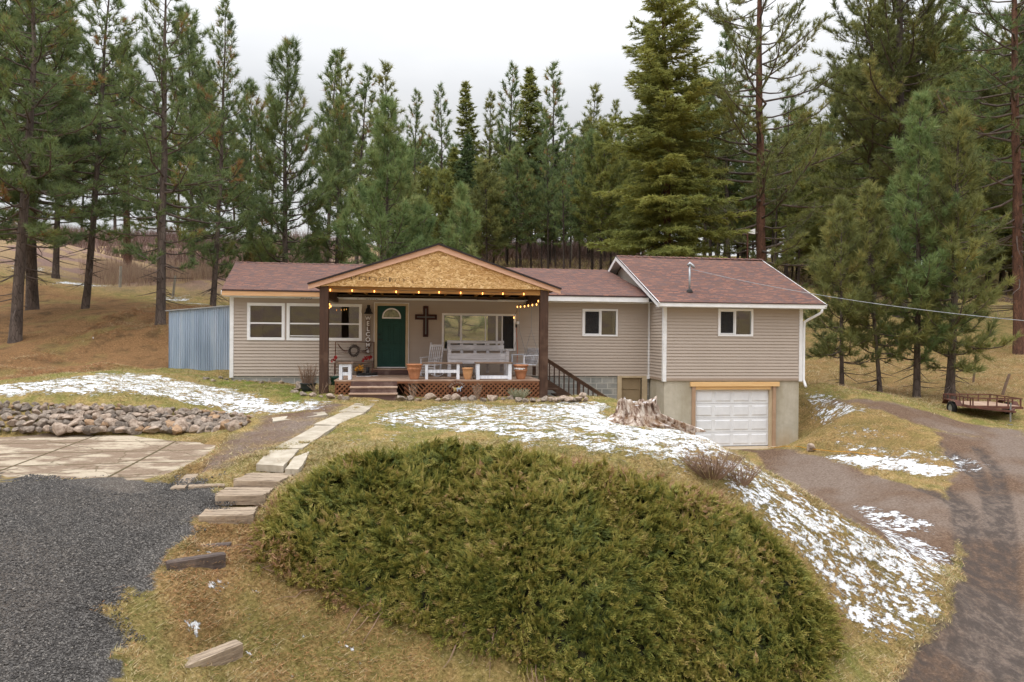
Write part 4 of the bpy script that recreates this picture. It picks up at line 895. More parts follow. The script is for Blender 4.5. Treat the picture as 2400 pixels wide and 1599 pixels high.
a = hl(1078, 862, -2.7); a2 = hl(1148, 862, -2.7)
table('plank_bench', 'low brown topped bench with white legs beside the rocking chair', 'bench', (hl(1000, 890, -2.75)[0] + hl(1073, 890, -2.75)[0]) / 2, -2.62, 1.02, .36, .50, .085, brace=.24, topov=.09)
table('plank_bench', 'low brown topped bench with white legs below the picture window', 'bench', (hl(1117, 890, -2.85)[0] + hl(1197, 890, -2.85)[0]) / 2, -2.74, 1.06, .36, .52, .10, brace=.07, topov=.03)
# pallet bench
pb = hthing('pallet_bench', 'large whitewashed pallet bench with a tall slatted back', 'bench', (hl(1052, 850, -1.1)[0] + hl(1186, 850, -1.1)[0]) / 2, -1.15, DZ)
W_ = 1.86
mb = MB(); Y = .30
for z0, z1 in ((1.06, 1.15), (.86, 1.01)): mb.box(-W_ / 2 - .05, W_ / 2 - .04, Y, Y + .03, z0, z1)
for x_ in (-.92, -.5, -.06, .36, .82): mb.box(x_ - .05, x_ + .05, Y + .031, Y + .07, .1, 1.14)
mb.build('backrest', 'whitewash', pb, bevel=.003)
mb = MB(); mb.box(-W_ / 2 + .04, W_ / 2 - .02, -.30, -.27, .56, .75); mb.box(-W_ / 2 + .04, W_ / 2 - .02, -.30, -.27, .42, .55); mb.build('front_apron', 'whitewash', pb, bevel=.003)
mb = MB(); mb.box(-W_ / 2, W_ / 2, -.26, .29, .56, .60); mb.build('seat', 'whitewash', pb)
for x_ in (-W_ / 2 - .0, W_ / 2 + .0):
    for y_ in (-.27, .2):
        mb = MB(); mb.box(x_ - .05, x_ + .05, y_ - .05, y_ + .05, 0, .84 if y_ < 0 else .8); mb.build('leg', 'whitewash', pb, bevel=.004)
    mb = MB(); mb.box(x_ - .055, x_ + .055, -.32, .3, .842, .87); mb.build('armrest', 'whitewash', pb)
# rocking chair
rc = hthing('rocking_chair', 'small whitewashed rocking chair with slatted back beside the pallet bench', 'chair', hl(1010, 870, -1.35)[0], -1.35, DZ, radians(-28))
mb = MB(); mb.box(-.22, .22, -.22, .2, .36, .39); mb.build('seat', 'whitewash', rc)
mb = MB(); tl_ = .16
for x_ in (-.22, .22): mb.bar((x_, .2, .1), (x_, .2 + tl_ + .08, 1.08), .04, .04)
for z_, yy in ((.44, .24), (.98, .41)): mb.bar((-.2, yy, z_), (.2, yy, z_), .02, .07)
for k in range(5): mb.bar((-.14 + .07 * k, .25, .46), (-.14 + .07 * k, .40, .97), .035, .012)
mb.build('backrest', 'whitewash', rc)
for x_ in (-.24, .24):
    mb = MB(); mb.tube([(x_, -.42, .09), (x_, -.2, .03), (x_, .05, .018), (x_, .3, .05), (x_, .5, .13)], .018, 6); mb.build('rocker', 'whitewash', rc)
    mb = MB(); mb.bar((x_, -.28, .60), (x_, .24, .62), .06, .022); mb.build('armrest', 'whitewash', rc)
    mb = MB(); mb.bar((x_, -.22, .03), (x_, -.22, .60), .036, .036, (0, 1, 0)); mb.build('leg', 'whitewash', rc)
mb = MB()
for z_ in (.14, .21, .29): mb.bar((-.24, -.22, z_), (.24, -.22, z_), .022, .022)
mb.build('rung', 'whitewash', rc)
# terracotta pots
def pot(name, label, x, y, prof, mat, rim=None):
    t_ = hthing(name, label, 'plant pot', x, y, DZ); mb = MB(); mb.lathe(prof, 32); mb.build('pot_body', mat, t_, smooth=True)
    if rim: mb = MB(); mb.lathe(rim, 32); mb.build('rim', mat, t_, smooth=True)
    mb = MB(); zt = max(p[1] for p in prof) - .05; mb.lathe([(.01, zt), (prof[-1][0] * .95, zt), (.01, zt + .01)], 20); mb.build('soil', 'soil', t_); return t_
pa = hl(971, 887, -2.75)[0]
pot('terracotta_pot', 'banded terracotta pot beside the front steps, left of the low benches', pa, -2.72, [(.12, 0), (.13, .015), (.165, .14), (.185, .24), (.20, .27), (.215, .28), (.205, .30), (.215, .41), (.245, .425), (.25, .455), (.225, .46)], 'terra', [(.205, .30), (.22, .32), (.205, .335)])
pbx = hl(1096, 889, -2.75)[0]
pot('terracotta_pot', 'plain ribbed buff terracotta pot standing between the two low benches', pbx, -2.74, [(.09, 0), (.10, .02), (.135, .12), (.15, .22), (.155, .30), (.17, .315), (.175, .345), (.155, .35)], 'terra2')
pcx = hl(1221, 889, -2.75)[0]
t_ = pot('terracotta_pot', 'banded terracotta pot with pale chipped glaze beside the right porch post', pcx, -2.70, [(.12, 0), (.13, .015), (.16, .13), (.18, .23), (.20, .25), (.21, .27), (.195, .285), (.20, .39), (.235, .405), (.24, .44), (.215, .445)], 'terra')
mb = MB(); rng = random.Random(2)
for k in range(26):
    a = -pi * .95 + k * .07; 
    if rng.random() < .5: r = .212; mb.bar((r * cos(a), r * sin(a), .30 + rng.random() * .03), (r * cos(a + .05), r * sin(a + .05), .345), .012, .05)
mb.build('pale_glaze', 'white', t_)
# porch swing on chains
sw = hthing('porch_swing', 'whitewashed porch swing hanging on chains behind the right post', 'swing', 9.42, -1.25, 5.02, radians(-78))
mb = MB()
for k in range(5): mb.box(-.55, .55, -.22 + k * .09, -.14 + k * .09, .08, .10)
mb.box(-.57, .57, -.26, -.22, 0, .12); mb.build('seat', 'whitelegs', sw)
mb = MB()
for k in range(8): mb.bar((-.49 + .14 * k, .25, .1), (-.49 + .14 * k, .36, .62), .09, .016)
mb.bar((-.56, .27, .2), (.56, .27, .2), .03, .06); mb.bar((-.56, .34, .52), (.56, .34, .52), .03, .06); mb.build('backrest', 'whitewash', sw)
for x_ in (-.55, .55):
    mb = MB(); mb.bar((x_, -.24, .38), (x_, .32, .40), .06, .025); mb.bar((x_, -.2, .0), (x_, -.2, .38), .045, .045, (0, 1, 0)); mb.build('armrest', 'whitelegs', sw)
for x_ in (-.56, .56):
    mb = MB(); mb.tube([(x_, -.2, .4), (x_ * .96, .05, 1.2), (x_ * .96, .05, 2.1)], .007, 5); mb.tube([(x_, .3, .4), (x_ * .96, .05, 1.2)], .007, 5); mb.build('chain', 'cablew', sw)
# cross on the wall
cr_ = hthing('wall_cross', 'dark wooden cross with grey inlay hung between door and picture window', 'cross', 6.27, -.03, 6.5)
mb = MB(); mb.box(-.085, .085, -.04, -.0, -.53, -.02 + .07); mb.box(-.36, .37, -.04, 0, .0701 - .02, .225); mb.box(-.085, .085, -.04, 0, .2251, .51); mb.build('cross_body', wood('mahogany_cross', (.06, .02, .018), (.03, .012, .012), axis=2), cr_, bevel=.005)
mb = MB(); mb.box(-.02, .02, -.047, -.04, -.44, .42); mb.box(-.29, -.0201, -.047, -.04, .12, .155); mb.box(.0201, .30, -.047, -.04, .12, .155); mb.build('inlay', simple('grey_inlay', (.16, .18, .19), None, .6), cr_)
# bell shaped lamp and the WELCOME board
bl = hthing('wall_lamp', 'black bell shaped wall lamp left of the front door', 'lamp', 4.38, -.12, 6.72)
mb = MB(); mb.lathe([(.145, 0), (.135, .03), (.10, .07), (.09, .13), (.08, .17), (.05, .20), (.045, .21)], 20); mb.build('shade', 'black', bl, smooth=True)
mb = MB(); mb.tube([(0, 0, .2), (0, 0, .25), (0, .05, .27), (0, .1, .25)], .018, 8); mb.box(-.05, .05, .09, .115, .16, .30); mb.build('bracket', 'black', bl)
def text(body, size, mat, parent, loc, rot=(radians(90), 0, 0), ext=.004, name='letter', spacing=1):
    c = bpy.data.curves.new(name, 'FONT'); c.body = body; c.size = size; c.extrude = ext; c.align_x = 'CENTER'; c.align_y = 'CENTER'; c.offset = size * .018
    tmp = bpy.data.objects.new('tmp', c); COL.objects.link(tmp); bpy.context.view_layer.update()
    me = bpy.data.meshes.new_from_object(tmp.evaluated_get(bpy.context.evaluated_depsgraph_get())); bpy.data.objects.remove(tmp); me.materials.clear(); me.materials.append(MT[mat])
    o = bpy.data.objects.new(name, me); COL.objects.link(o); o.parent = parent; o.location = loc; o.rotation_euler = rot; return o
ws = hthing('welcome_sign', 'tall narrow wooden sign spelling WELCOME down the wall beside the door', 'sign', 4.37, -.12, 5.0)
mb = MB(); mb.box(-.075, .075, 0, .02, .40, 1.66); mb.build('sign_board', wood('brown_grey_board', (.20, .145, .115), (.13, .095, .075), axis=2), ws)
for i, ch in enumerate('WELCOME'): text(ch, .20 if ch not in 'WM' else .165, 'white', ws, (0, -.006, 1.57 - i * .177))
# metal garden bench with wreath back, things on it
gb = hthing('metal_garden_bench', 'rusty metal garden bench with twisted scroll back under the window', 'bench', 3.95, -.45, DZ)
mb = MB(); mb.bar((-.62, .28, 0), (-.62, .28, 1.08), .03, .03, (0, 1, 0)); mb.bar((.62, .28, 0), (.62, .28, 1.08), .03, .03, (0, 1, 0)); mb.bar((-.62, .28, 1.07), (.62, .28, 1.07), .025, .025); mb.bar((-.62, .28, .42), (.62, .28, .42), .02, .03); mb.bar((-.62, .28, .72), (.62, .28, .72), .012, .012)
mb.build('frame', 'barkr', gb)
mb = MB()
for s_ in (-1, 1):
    for k in range(4): mb.tube([(s_ * .2, .28, .78), (s_ * (.30 + .05 * k), .28, .74 + .03 * k), (s_ * (.42 + .04 * k), .28, .86 + .04 * k), (s_ * (.56 - .03 * k), .28, 1.04 - .05 * k)], .007, 5)
    for k in range(5): mb.tube([(s_ * .6, .27, .40 - .08 * k), (s_ * .2, .27, .34 - .06 * k), (0, .27, .36 - .07 * k)], .006, 5)
mb.build('scrollwork', 'barkr', gb)
mb = MB(); mb.box(-.6, .6, -.15, .26, .40, .425); mb.build('seat', 'benchtop', gb)
for x_ in (-.6, .6):
    mb = MB(); mb.bar((x_, -.14, 0), (x_, -.14, .4), .025, .025, (0, 1, 0)); mb.build('leg', 'barkr', gb)
# wreath
wr = hthing('twig_wreath', 'round dark twig wreath hanging on the metal bench back', 'wreath', 3.93, -.22, 5.50)
rng = random.Random(5); mb = MB()
for k in range(60):
    a0 = rng.random() * 2 * pi; r = .10 + .09 * rng.random(); mb.tube([((r + .02 * rng.random()) * cos(a0 + j * .5), rng.uniform(-.04, .02), (r + .02 * rng.random()) * sin(a0 + j * .5)) for j in range(4)], .006, 4)
for k in range(30):
    a0 = rng.random() * 2 * pi; mb.tube([(.12 * cos(a0), 0, .12 * sin(a0)), (.24 * cos(a0 + .3), -.03, .24 * sin(a0 + .3))], .004, 4)
mb.build('twigs', 'barkd', wr)
gar = hthing('leaf_garland', 'red and orange autumn leaf garland draped on the metal bench', 'garland', 3.95, -.28, 5.1)
V1 = MB()
for cx_, cz_ in ((.36, .15), (.30, .08), (.44, .17), (.52, .2), (-.62, .18), (-.68, .08)):
    for k in range(9):
        p = Vector((cx_ + rng.uniform(-.05, .05), rng.uniform(-.04, .02), cz_ + rng.uniform(-.05, .05))); a_ = Vector([rng.uniform(-1, 1) for _ in range(3)]).normalized() * .045; b_ = a_.cross(Vector((0, 1, .3))).normalized() * .03
        V1.add([p - a_, p - b_, p + a_, p + b_], [(0, 1, 2, 3)])
V1.build('leaves', 'red', gar)
# flower pot and boots under the bench
fp = hthing('flower_arrangement', 'yellow and orange flowers in a dark pot between stool and bench', 'flowers', 4.16, -1.0, DZ)
mb = MB(); mb.lathe([(.07, 0), (.10, .14), (.11, .16)], 14); mb.build('pot_body', 'black', fp); mb = MB()
for k in range(60):
    p = Vector((rng.gauss(0, .07), rng.gauss(0, .06), .24 + rng.gauss(0, .06))); a_ = Vector([rng.uniform(-1, 1) for _ in range(3)]).normalized() * .03; b_ = a_.cross(Vector((.2, 1, .3))).normalized() * .025
    mb.add([p - a_, p - b_, p + a_, p + b_], [(0, 1, 2, 3)])
mb.build('petals', 'yellow', fp)
def boot(x, y, rz, h, label, low=False):
    b = hthing('shoe' if low else 'boot', label, 'shoe' if low else 'boot', x, y, DZ, rz); mb = MB()
    mb.tube([(-.13, 0, .035), (-.06, 0, .045), (.03, 0, .06), (.10, 0, .07), (.14, 0, .06)], [.02, .045, .05, .05, .03], 10)
    if not low: mb.tube([(.09, 0, .05), (.10, 0, .14), (.11, 0, h)], [.05, .052, .06], 12)
    mb.build('upper', 'black', b, smooth=True); mb = MB(); mb.box(-.145, .145, -.045, .045, 0, .016); mb.build('sole', 'white' if low else 'black', b)
boot(4.33, -1.05, .2, .28, 'tall black rubber boot standing upright under the WELCOME board')
boot(4.42, -1.2, -.3, .1, 'black shoe with white sole left of the doorstep', True)
mb_ = None
for x_, y_, lb in ((4.62, -1.0, 'grey shoe nearest to the doorstep'), (4.24, -1.22, 'black shoe next to the tall boot')):
    boot(x_ if x_ < 4.6 else 4.60, y_, .4, .1, lb, True)
# small grey stone statue by the middle pot
gs = hthing('garden_stone', 'round grey stone on the deck between buff pot and low bench', 'stone', pbx + .21, -2.68, DZ); mb = MB(); mb.lathe([(.03, 0), (.06, .03), (.065, .07), (.045, .11), (.01, .13)], 12); mb.build('stone_body', 'rockC', gs, smooth=True)
# round WELCOME horse sign on the lattice
rw = hthing('round_welcome_sign', 'round metal WELCOME sign with three running horses leaning on the lattice', 'sign', hl(1071, 912, -3.1)[0], -3.14, 4.43)
mb = MB()
for R_ in (.27, .185):
    for i in range(48):
        a, b = 2 * pi * i / 48, 2 * pi * (i + 1) / 48
        mb.prism([(R_ * cos(a), R_ * sin(a)), (R_ * cos(b), R_ * sin(b)), ((R_ - .013) * cos(b), (R_ - .013) * sin(b)), ((R_ - .013) * cos(a), (R_ - .013) * sin(a))][::-1], -.01, 0)
mb.prism([(.185 * cos(a), .185 * sin(a)) for a in np.linspace(pi * 1.18, pi * 1.82, 12)][::-1], -.008, 0)
mb.build('ring', 'rust', rw)
for i, ch in enumerate('WELCOME'):
    a = radians(150 - i * 20); text(ch, .085, 'paleleaf' if False else 'rockA', rw, (.228 * cos(a), -.012, .228 * sin(a)), (radians(90), -(a - pi / 2), 0), .003)
horse = [(-.10, .0), (-.085, -.02), (-.075, -.08), (-.06, -.08), (-.062, -.02), (-.03, -.015), (.0, -.02), (.01, -.08), (.025, -.08), (.022, -.02), (.035, .0), (.045, .03), (.055, .045), (.08, .035), (.085, .05), (.06, .075), (.045, .085), (.03, .07), (.015, .04), (-.02, .032), (-.06, .04), (-.085, .03), (-.115, .01), (-.12, -.02)]
for k, (x_, mt_) in enumerate(((-.075, 'horseA'), (0.005, 'horseC'), (.085, 'horseB'))):
    mb = MB(); mb.prism([((-px if k < 1 else px) * .95 + x_, pz * .95 + .03) for px, pz in (horse[::-1] if k >= 1 else horse)], -.02 - .006 * k, -.014 - .006 * k); mb.build('horse_cutout', mt_, rw)
# string lights
sl_ = hthing('string_lights', 'string of warm glowing bulbs along the porch beam and right side', 'string lights', 0, 0, 0)
z2 = lambda x, y: (720 + x / 3.92, 560 + y / 3.92)
fr_ = [hl(*z2(x, y), -3.035) for x, y in ((212, 468), (413, 473), (617, 480), (817, 484), (1025, 489), (1212, 489), (1410, 494), (1611, 500), (1798, 502), (1990, 505))]
sd_ = [hl(*z2(*q), y) for q, y in (((2123, 570), -2.62), ((2107, 602), -2.2), ((2069, 606), -1.8), ((2032, 612), -1.45), ((1997, 618), -1.05), ((1960, 622), -.65), ((1931, 623), -.3))]
lf_ = [hl(*z2(*q), y) for q, y in (((196, 583), -2.6), ((205, 600), -2.1), ((216, 618), -1.5), ((202, 630), -1.0))] + [hl(*z2(1899, 722), -.12)]
bulbs = [(p, .0) for p in fr_ + sd_ + lf_]
b0 = None
for p, _ in bulbs:
    if b0 is None:
        mb = MB(); mb.lathe([(.005, -.042), (.014, -.03), (.018, -.01), (.014, .012), (.009, .025)], 12); b0 = mb.build('bulb', 'bulb', sl_, smooth=True)
        mb = MB(); mb.lathe([(.011, .026), (.012, .055), (.008, .06)], 8); s0 = mb.build('socket', 'black', b0); b0.location = p
    else:
        b = b0.copy(); COL.objects.link(b); b.parent = sl_; b.location = p; s1 = s0.copy(); COL.objects.link(s1); s1.parent = b
mb = MB()
for L_ in (fr_, sd_, lf_[:4]):
    pts = []
    for p, q in zip(L_[:-1], L_[1:]):
        for k in range(4): f_ = k / 4; pts.append((p[0] + (q[0] - p[0]) * f_, p[1] + (q[1] - p[1]) * f_, p[2] + (q[2] - p[2]) * f_ + .06 - .03 * sin(pi * f_)))
    pts.append((L_[-1][0], L_[-1][1], L_[-1][2] + .06)); mb.tube(pts, .006, 5)
e_ = sd_[-1]; f_ = lf_[-1]; mb.tube([(e_[0], e_[1], e_[2] + .06), (e_[0] + .02, -.08, e_[2] - .15), (f_[0] + .05, -.08, f_[2] + .12), (f_[0] + .02, -.1, f_[2] + .06)], .006, 5)
mb.build('cable', 'black', sl_)
oc = hthing('extension_cord', 'thin orange extension cord hanging from the outlet beside the picture window', 'cord', 0, 0, 0)
mb = MB(); mb.tube([(eb[0] - .05, -.06, eb[2] - .16), (eb[0] - .03, -.06, eb[2] - .5), (eb[0] + .0, -.08, eb[2] - .9), (eb[0] - .02, -.1, eb[2] - 1.3), (eb[0], -.15, DZ + .02)], .007, 5); mb.build('cord', 'orange', oc)
# potted dry shrub, green tub
def twigs(name, label, cat, loc, n, h, spread, mat, r=.006, seed=1, pot_=None, group=None, branch=3):
    rng = random.Random(seed); t_ = thing(name, label, cat, loc, 0, group); mb = MB()
    for k in range(n):
        a = rng.random() * 2 * pi; sp = spread * rng.random() ** .5; hh = h * rng.uniform(.6, 1)
        b0_ = Vector((.3 * sp * cos(a), .3 * sp * sin(a), 0)); b1_ = Vector((.7 * sp * cos(a), .7 * sp * sin(a), hh * .55)); b2_ = Vector((sp * cos(a), sp * sin(a), hh)) + Vector((rng.uniform(-.05, .05), rng.uniform(-.05, .05), 0))
        mb.tube([b0_, b1_, b2_], [r, r * .8, r * .4], 4, False)
        for j in range(branch):
            f = rng.uniform(.3, .95); p = b0_.lerp(b1_, f * 2) if f < .5 else b1_.lerp(b2_, f * 2 - 1); q = p + Vector((rng.uniform(-1, 1), rng.uniform(-1, 1), rng.uniform(.2, 1.2))) * .16 * h; mb.tube([p, q], [r * .6, r * .3], 3, False)
    mb.build('stems', mat, t_); return t_
p = og(722, 918); pz = p[2]
t_ = twigs('dead_potted_shrub', 'leafless reddish twigs in a black pot left of the porch post', 'potted plant', p + [0, 0, .0], 70, .85, .34, 'drystem', .007, 3)
mb = MB(); mb.lathe([(.16, -.02), (.20, .12), (.22, .22), (.235, .23), (.235, .25), (.20, .25), (.19, .20)], 24); mb.build('pot_body', 'blackplastic', t_, smooth=True)
gt = thing('green_tub', 'dark green plastic tub behind the left porch post', 'tub', HW(3.42, -.6, 4.35), TH); mb = MB(); mb.lathe([(.17, 0), (.20, .28), (.215, .29), (.215, .32), (.19, .32), (.18, .2)], 20); mb.build('tub_body', 'greentub', gt, smooth=True)
for x_, y_, n_, h_, s_, m_, lb, nm in ((560, 880, 14, .35, .2, 'drystem', 'thin bare twigs at the left house corner', 'bare_plant'), (648, 878, 16, .25, .25, 'palestem', 'pale dry stalks at the foundation under the windows', 'dry_plant'), (750, 925, 26, .35, .35, 'palestem', 'pale dead stalks at the foot of the left post', 'dry_plant'),
                                       (770, 905, 18, .5, .25, 'drystem', 'brown weeds between left post and deck', 'dry_plant'), (968, 935, 14, .5, .18, 'palestem', 'thin dry stalks against the lattice near the steps', 'dry_plant'), (1118, 935, 16, .5, .2, 'palestem', 'thin dry stalks right of the round sign', 'dry_plant'),
                                       (1216, 936, 110, .32, .38, 'paleleaf', 'silvery grey low shrub in front of the lattice', 'silver_shrub'), (1306, 925, 90, .42, .38, 'palestem', 'pinkish dry bush right of the right post', 'dry_plant'), (1345, 918, 60, .25, .4, 'drystem', 'low brown dry plant by the stair rail', 'dry_plant'), (1280, 922, 40, .25, .3, 'drystem', 'brown dry plant at the foot of the right post', 'dry_plant')):
    p = og(x_, y_); twigs(nm, lb, 'plant', p, n_, h_, s_, m_, .006, int(x_))
# dead shrub beside the juniper
p = og(1668, 1122); twigs('bare_shrub', 'leafless brown shrub at the upper right edge of the juniper', 'shrub', p, 130, .50, .62, 'drystem', .005, 8, branch=6)
p = og(1735, 1140); twigs('bare_shrub', 'smaller leafless brown shrub right of the first, against snowy slope', 'shrub', p, 60, .42, .42, 'drystem', .005, 9, branch=6)

# ================================================================== METAL SHED
sh_ = thing('metal_shed', 'blue grey corrugated metal lean-to behind the left end of the house', 'shed', HW(-2.15, 2.6, 0), TH)
def hl2(px, py): q = hl(px, py, 2.6); return q[0] + 2.15, q[2]
xl, zl = hl2(396, 730); xr, zr2 = hl2(545, 717)
N = 220; mb = MB(); xs = np.linspace(xl, xr + .4, N)
vs = []
for i, x_ in enumerate(xs):
    y_ = .018 * sin(2 * pi * x_ / .076); zt = zl + (zr2 - zl) * (x_ - xl) / (xr - xl); vs += [(x_, y_, 4.55), (x_, y_, zt)]
mb.add(vs, [(2 * i, 2 * i + 2, 2 * i + 3, 2 * i + 1) for i in range(N - 1)]); mb.build('front_sheet', 'corr', sh_, smooth=True)
vs = []; mb = MB(); ys = np.linspace(0, 3.2, 160)
for y_ in ys: x_ = xl + .018 * sin(2 * pi * y_ / .076); vs += [(x_, y_, 4.6), (x_, y_, zl)]
mb.add(vs, [(2 * i, 2 * i + 1, 2 * i + 3, 2 * i + 2) for i in range(159)]); mb.build('side_sheet', 'corr', sh_, smooth=True)
mb = MB(); mb.add([(xl - .1, -.08, zl + .0), (xr + .5, -.08, zr2 + .04), (xr + .5, 3.2, zr2 + .04), (xl - .1, 3.2, zl), (xl - .1, -.08, zl + .035), (xr + .5, -.08, zr2 + .075), (xr + .5, 3.2, zr2 + .075), (xl - .1, 3.2, zl + .035)], [(0, 3, 2, 1), (4, 5, 6, 7), (0, 1, 5, 4), (1, 2, 6, 5), (2, 3, 7, 6), (3, 0, 4, 7)]); mb.build('roof_sheet', 'metalgrey', sh_)

# ================================================================== ROCKS
def rockmesh(name, mat, seed, flat=.75):
    rng = np.random.RandomState(seed); import bmesh
    bm = bmesh.new(); bmesh.ops.create_icosphere(bm, subdivisions=3, radius=1)
    pl = [(v / np.linalg.norm(v), rng.uniform(.50, .85)) for v in rng.randn(13, 3)]
    for v in bm.verts:
        p = np.array(v.co)
        for _ in range(2):
            for n_, d_ in pl:
                k = p @ n_
                if k > d_: p = p - n_ * (k - d_) * .93
        p = p * (1 + .04 * rng.rand()); v.co = Vector((p[0], p[1], p[2] * flat))
    me = bpy.data.meshes.new(name); bm.to_mesh(me); bm.free(); me.materials.append(MT[mat]); me.polygons.foreach_set('use_smooth', [False] * len(me.polygons)); return me
RM = [rockmesh('rock', mt_, i * 3 + j, .72) for i, mt_ in enumerate(('rockA', 'rockB', 'rockC', 'rockA', 'rockB', 'rockD', 'rockA')) for j in range(2)]
RMs = [rockmesh('border_stone', mt_, 40 + i, .7) for i, mt_ in enumerate(('rockA', 'rockB', 'rockB', 'rockA'))]
def rock(name, me, loc, s, rng, label, group, cat='rock'):
    o = bpy.data.objects.new(name, me); COL.objects.link(o); o.location = tuple(float(c) for c in loc); o.scale = tuple(s * rng.uniform(.8, 1.25) for _ in range(3)); o.rotation_euler = (rng.uniform(-.5, .5), rng.uniform(-.5, .5), rng.random() * 6.28); return tag(o, label, cat, group)
rng = random.Random(21)
LBL = 'grey brown angular rock in the long rock pile behind the concrete pad'
top = [(-40, 948), (100, 950), (200, 955), (300, 958), (400, 962), (500, 968), (560, 974), (598, 978)]; bot = [(-40, 1012), (100, 1014), (200, 1014), (300, 1014), (400, 1014), (500, 1012), (550, 1006), (585, 990)]
T_ = [og(*q) for q in top]; B_ = [og(*q) for q in bot]
def lerpl(L, f): k = min(int(f * (len(L) - 1)), len(L) - 2); g = f * (len(L) - 1) - k; return L[k] * (1 - g) + L[k + 1] * g
cnt = 0
for row, (g, n_, s0_, up) in enumerate([(1.0, 48, .145, .05), (.82, 50, .145, .06), (.62, 52, .135, .07), (.42, 52, .125, .06), (.22, 50, .115, .05), (.04, 44, .09, .03)]):
    for i in range(n_):
        f = min(1, max(0, (i + rng.uniform(-.25, .25) + .5) / n_)); p = lerpl(T_, f) * (1 - g) + lerpl(B_, f) * g
        z = h1(p[0], p[1]); endk = 1 - .45 * max(0, (f - .85) / .15)
        rock('rock', rng.choice(RM), (p[0], p[1] + rng.uniform(-.05, .05), z + up * endk), s0_ * rng.uniform(.62, 1.28) * endk, rng, LBL, 'rocks of the long retaining pile'); cnt += 1
bpts = [(482, 888, 9), (500, 892, 7), (517, 886, 7), (530, 890, 6), (548, 893, 5), (562, 893, 5), (580, 894, 6), (600, 893, 5), (613, 896, 7), (632, 894, 5), (650, 893, 5), (660, 896, 8), (672, 893, 5), (690, 893, 9), (703, 900, 10), (700, 908, 10), (697, 914, 9), (690, 921, 9), (712, 926, 10), (733, 929, 11), (752, 930, 6), (774, 932, 12), (800, 934, 9), (812, 935, 9),
        (940, 938, 13), (962, 937, 10), (980, 941, 11), (994, 936, 5), (1010, 934, 14), (1025, 938, 8), (1046, 938, 13), (1069, 936, 14), (1088, 939, 12), (1108, 937, 13), (1131, 938, 9), (1154, 936, 15), (1178, 938, 8), (1197, 935, 10), (1216, 939, 10), (1233, 940, 8), (1248, 939, 9), (1262, 938, 6), (1277, 936, 11), (1290, 937, 8), (1303, 938, 8), (1318, 937, 10), (1333, 938, 10), (1346, 937, 8), (1357, 936, 9), (1366, 929, 10), (1352, 924, 9), (1340, 918, 8), (1328, 914, 8), (1372, 936, 7)]
for x_, y_, s_ in bpts:
    p = og(x_, y_ + 3); zz = p[1]; s = s_ / 80. * .98
    rock('border_stone', rng.choice(RMs), (p[0], p[1], p[2] + s * .35), s, rng, ('rounded stone edging the flower bed in front of the lattice' if 930 < x_ < 1260 else 'rounded stone edging the bed around the right porch post' if x_ >= 1260 else 'rounded stone edging the bed along the left front wall'),
         'edging stones before the lattice' if 930 < x_ < 1260 else 'edging stones by the right post' if x_ >= 1260 else 'edging stones along the left wall', 'stone')
p = og(1900, 1053); rock('flat_rock', RMs[1], p + [0, 0, .03], .16, rng, 'flat pale rock on the ground right of the garage door', None)

# ================================================================== WALK, TIMBER STEPS
def slabmesh(name, pts, thick, mat, parent=None, jitter=.0):
    P_ = [og(*q) for q in pts]; P_ = [np.array([p[0], p[1], p[2] + .028]) for p in P_]; n = len(P_)
    # subdivide edges for a worn outline
    E = []
    for i in range(n):
        a, b = P_[i], P_[(i + 1) % n]
        for k in range(6):
            q = a + (b - a) * k / 6
            if k: q = q + np.r_[np.random.RandomState(i * 7 + k).uniform(-1, 1, 2) * jitter, 0]
            E.append(q)
    mb = MB(); N_ = len(E); c = np.mean(E, 0)
    mb.add([tuple(e) for e in E] + [tuple(e - [0, 0, thick]) for e in E] + [tuple(c)], [(i, (i + 1) % N_, 2 * N_) for i in range(N_)] + [((i + 1) % N_, i, N_ + i, N_ + (i + 1) % N_) for i in range(N_)])
    return mb.build(name, mat, parent)
slabs = [[(848, 941), (888, 941), (876, 952), (828, 951)], [(827, 952), (875, 953), (856, 969), (793, 968)], [(792, 970), (826, 970), (786, 998), (742, 997)], [(800, 970), (855, 970), (788, 1000), (735, 999)],
         [(740, 1001), (787, 1001), (709, 1055), (643, 1055)], [(634, 1060), (700, 1057), (690, 1070), (664, 1097), (600, 1094), (620, 1072)], [(637, 983), (760, 968), (768, 975), (640, 991)],
         [(690, 1075), (712, 1068), (725, 1062), (716, 1082), (700, 1106), (668, 1105)]]
for k, s_ in enumerate(slabs):
    if k == 2: continue
    o = slabmesh('concrete_path', s_, .12, 'slab', None, .012); struct(o)
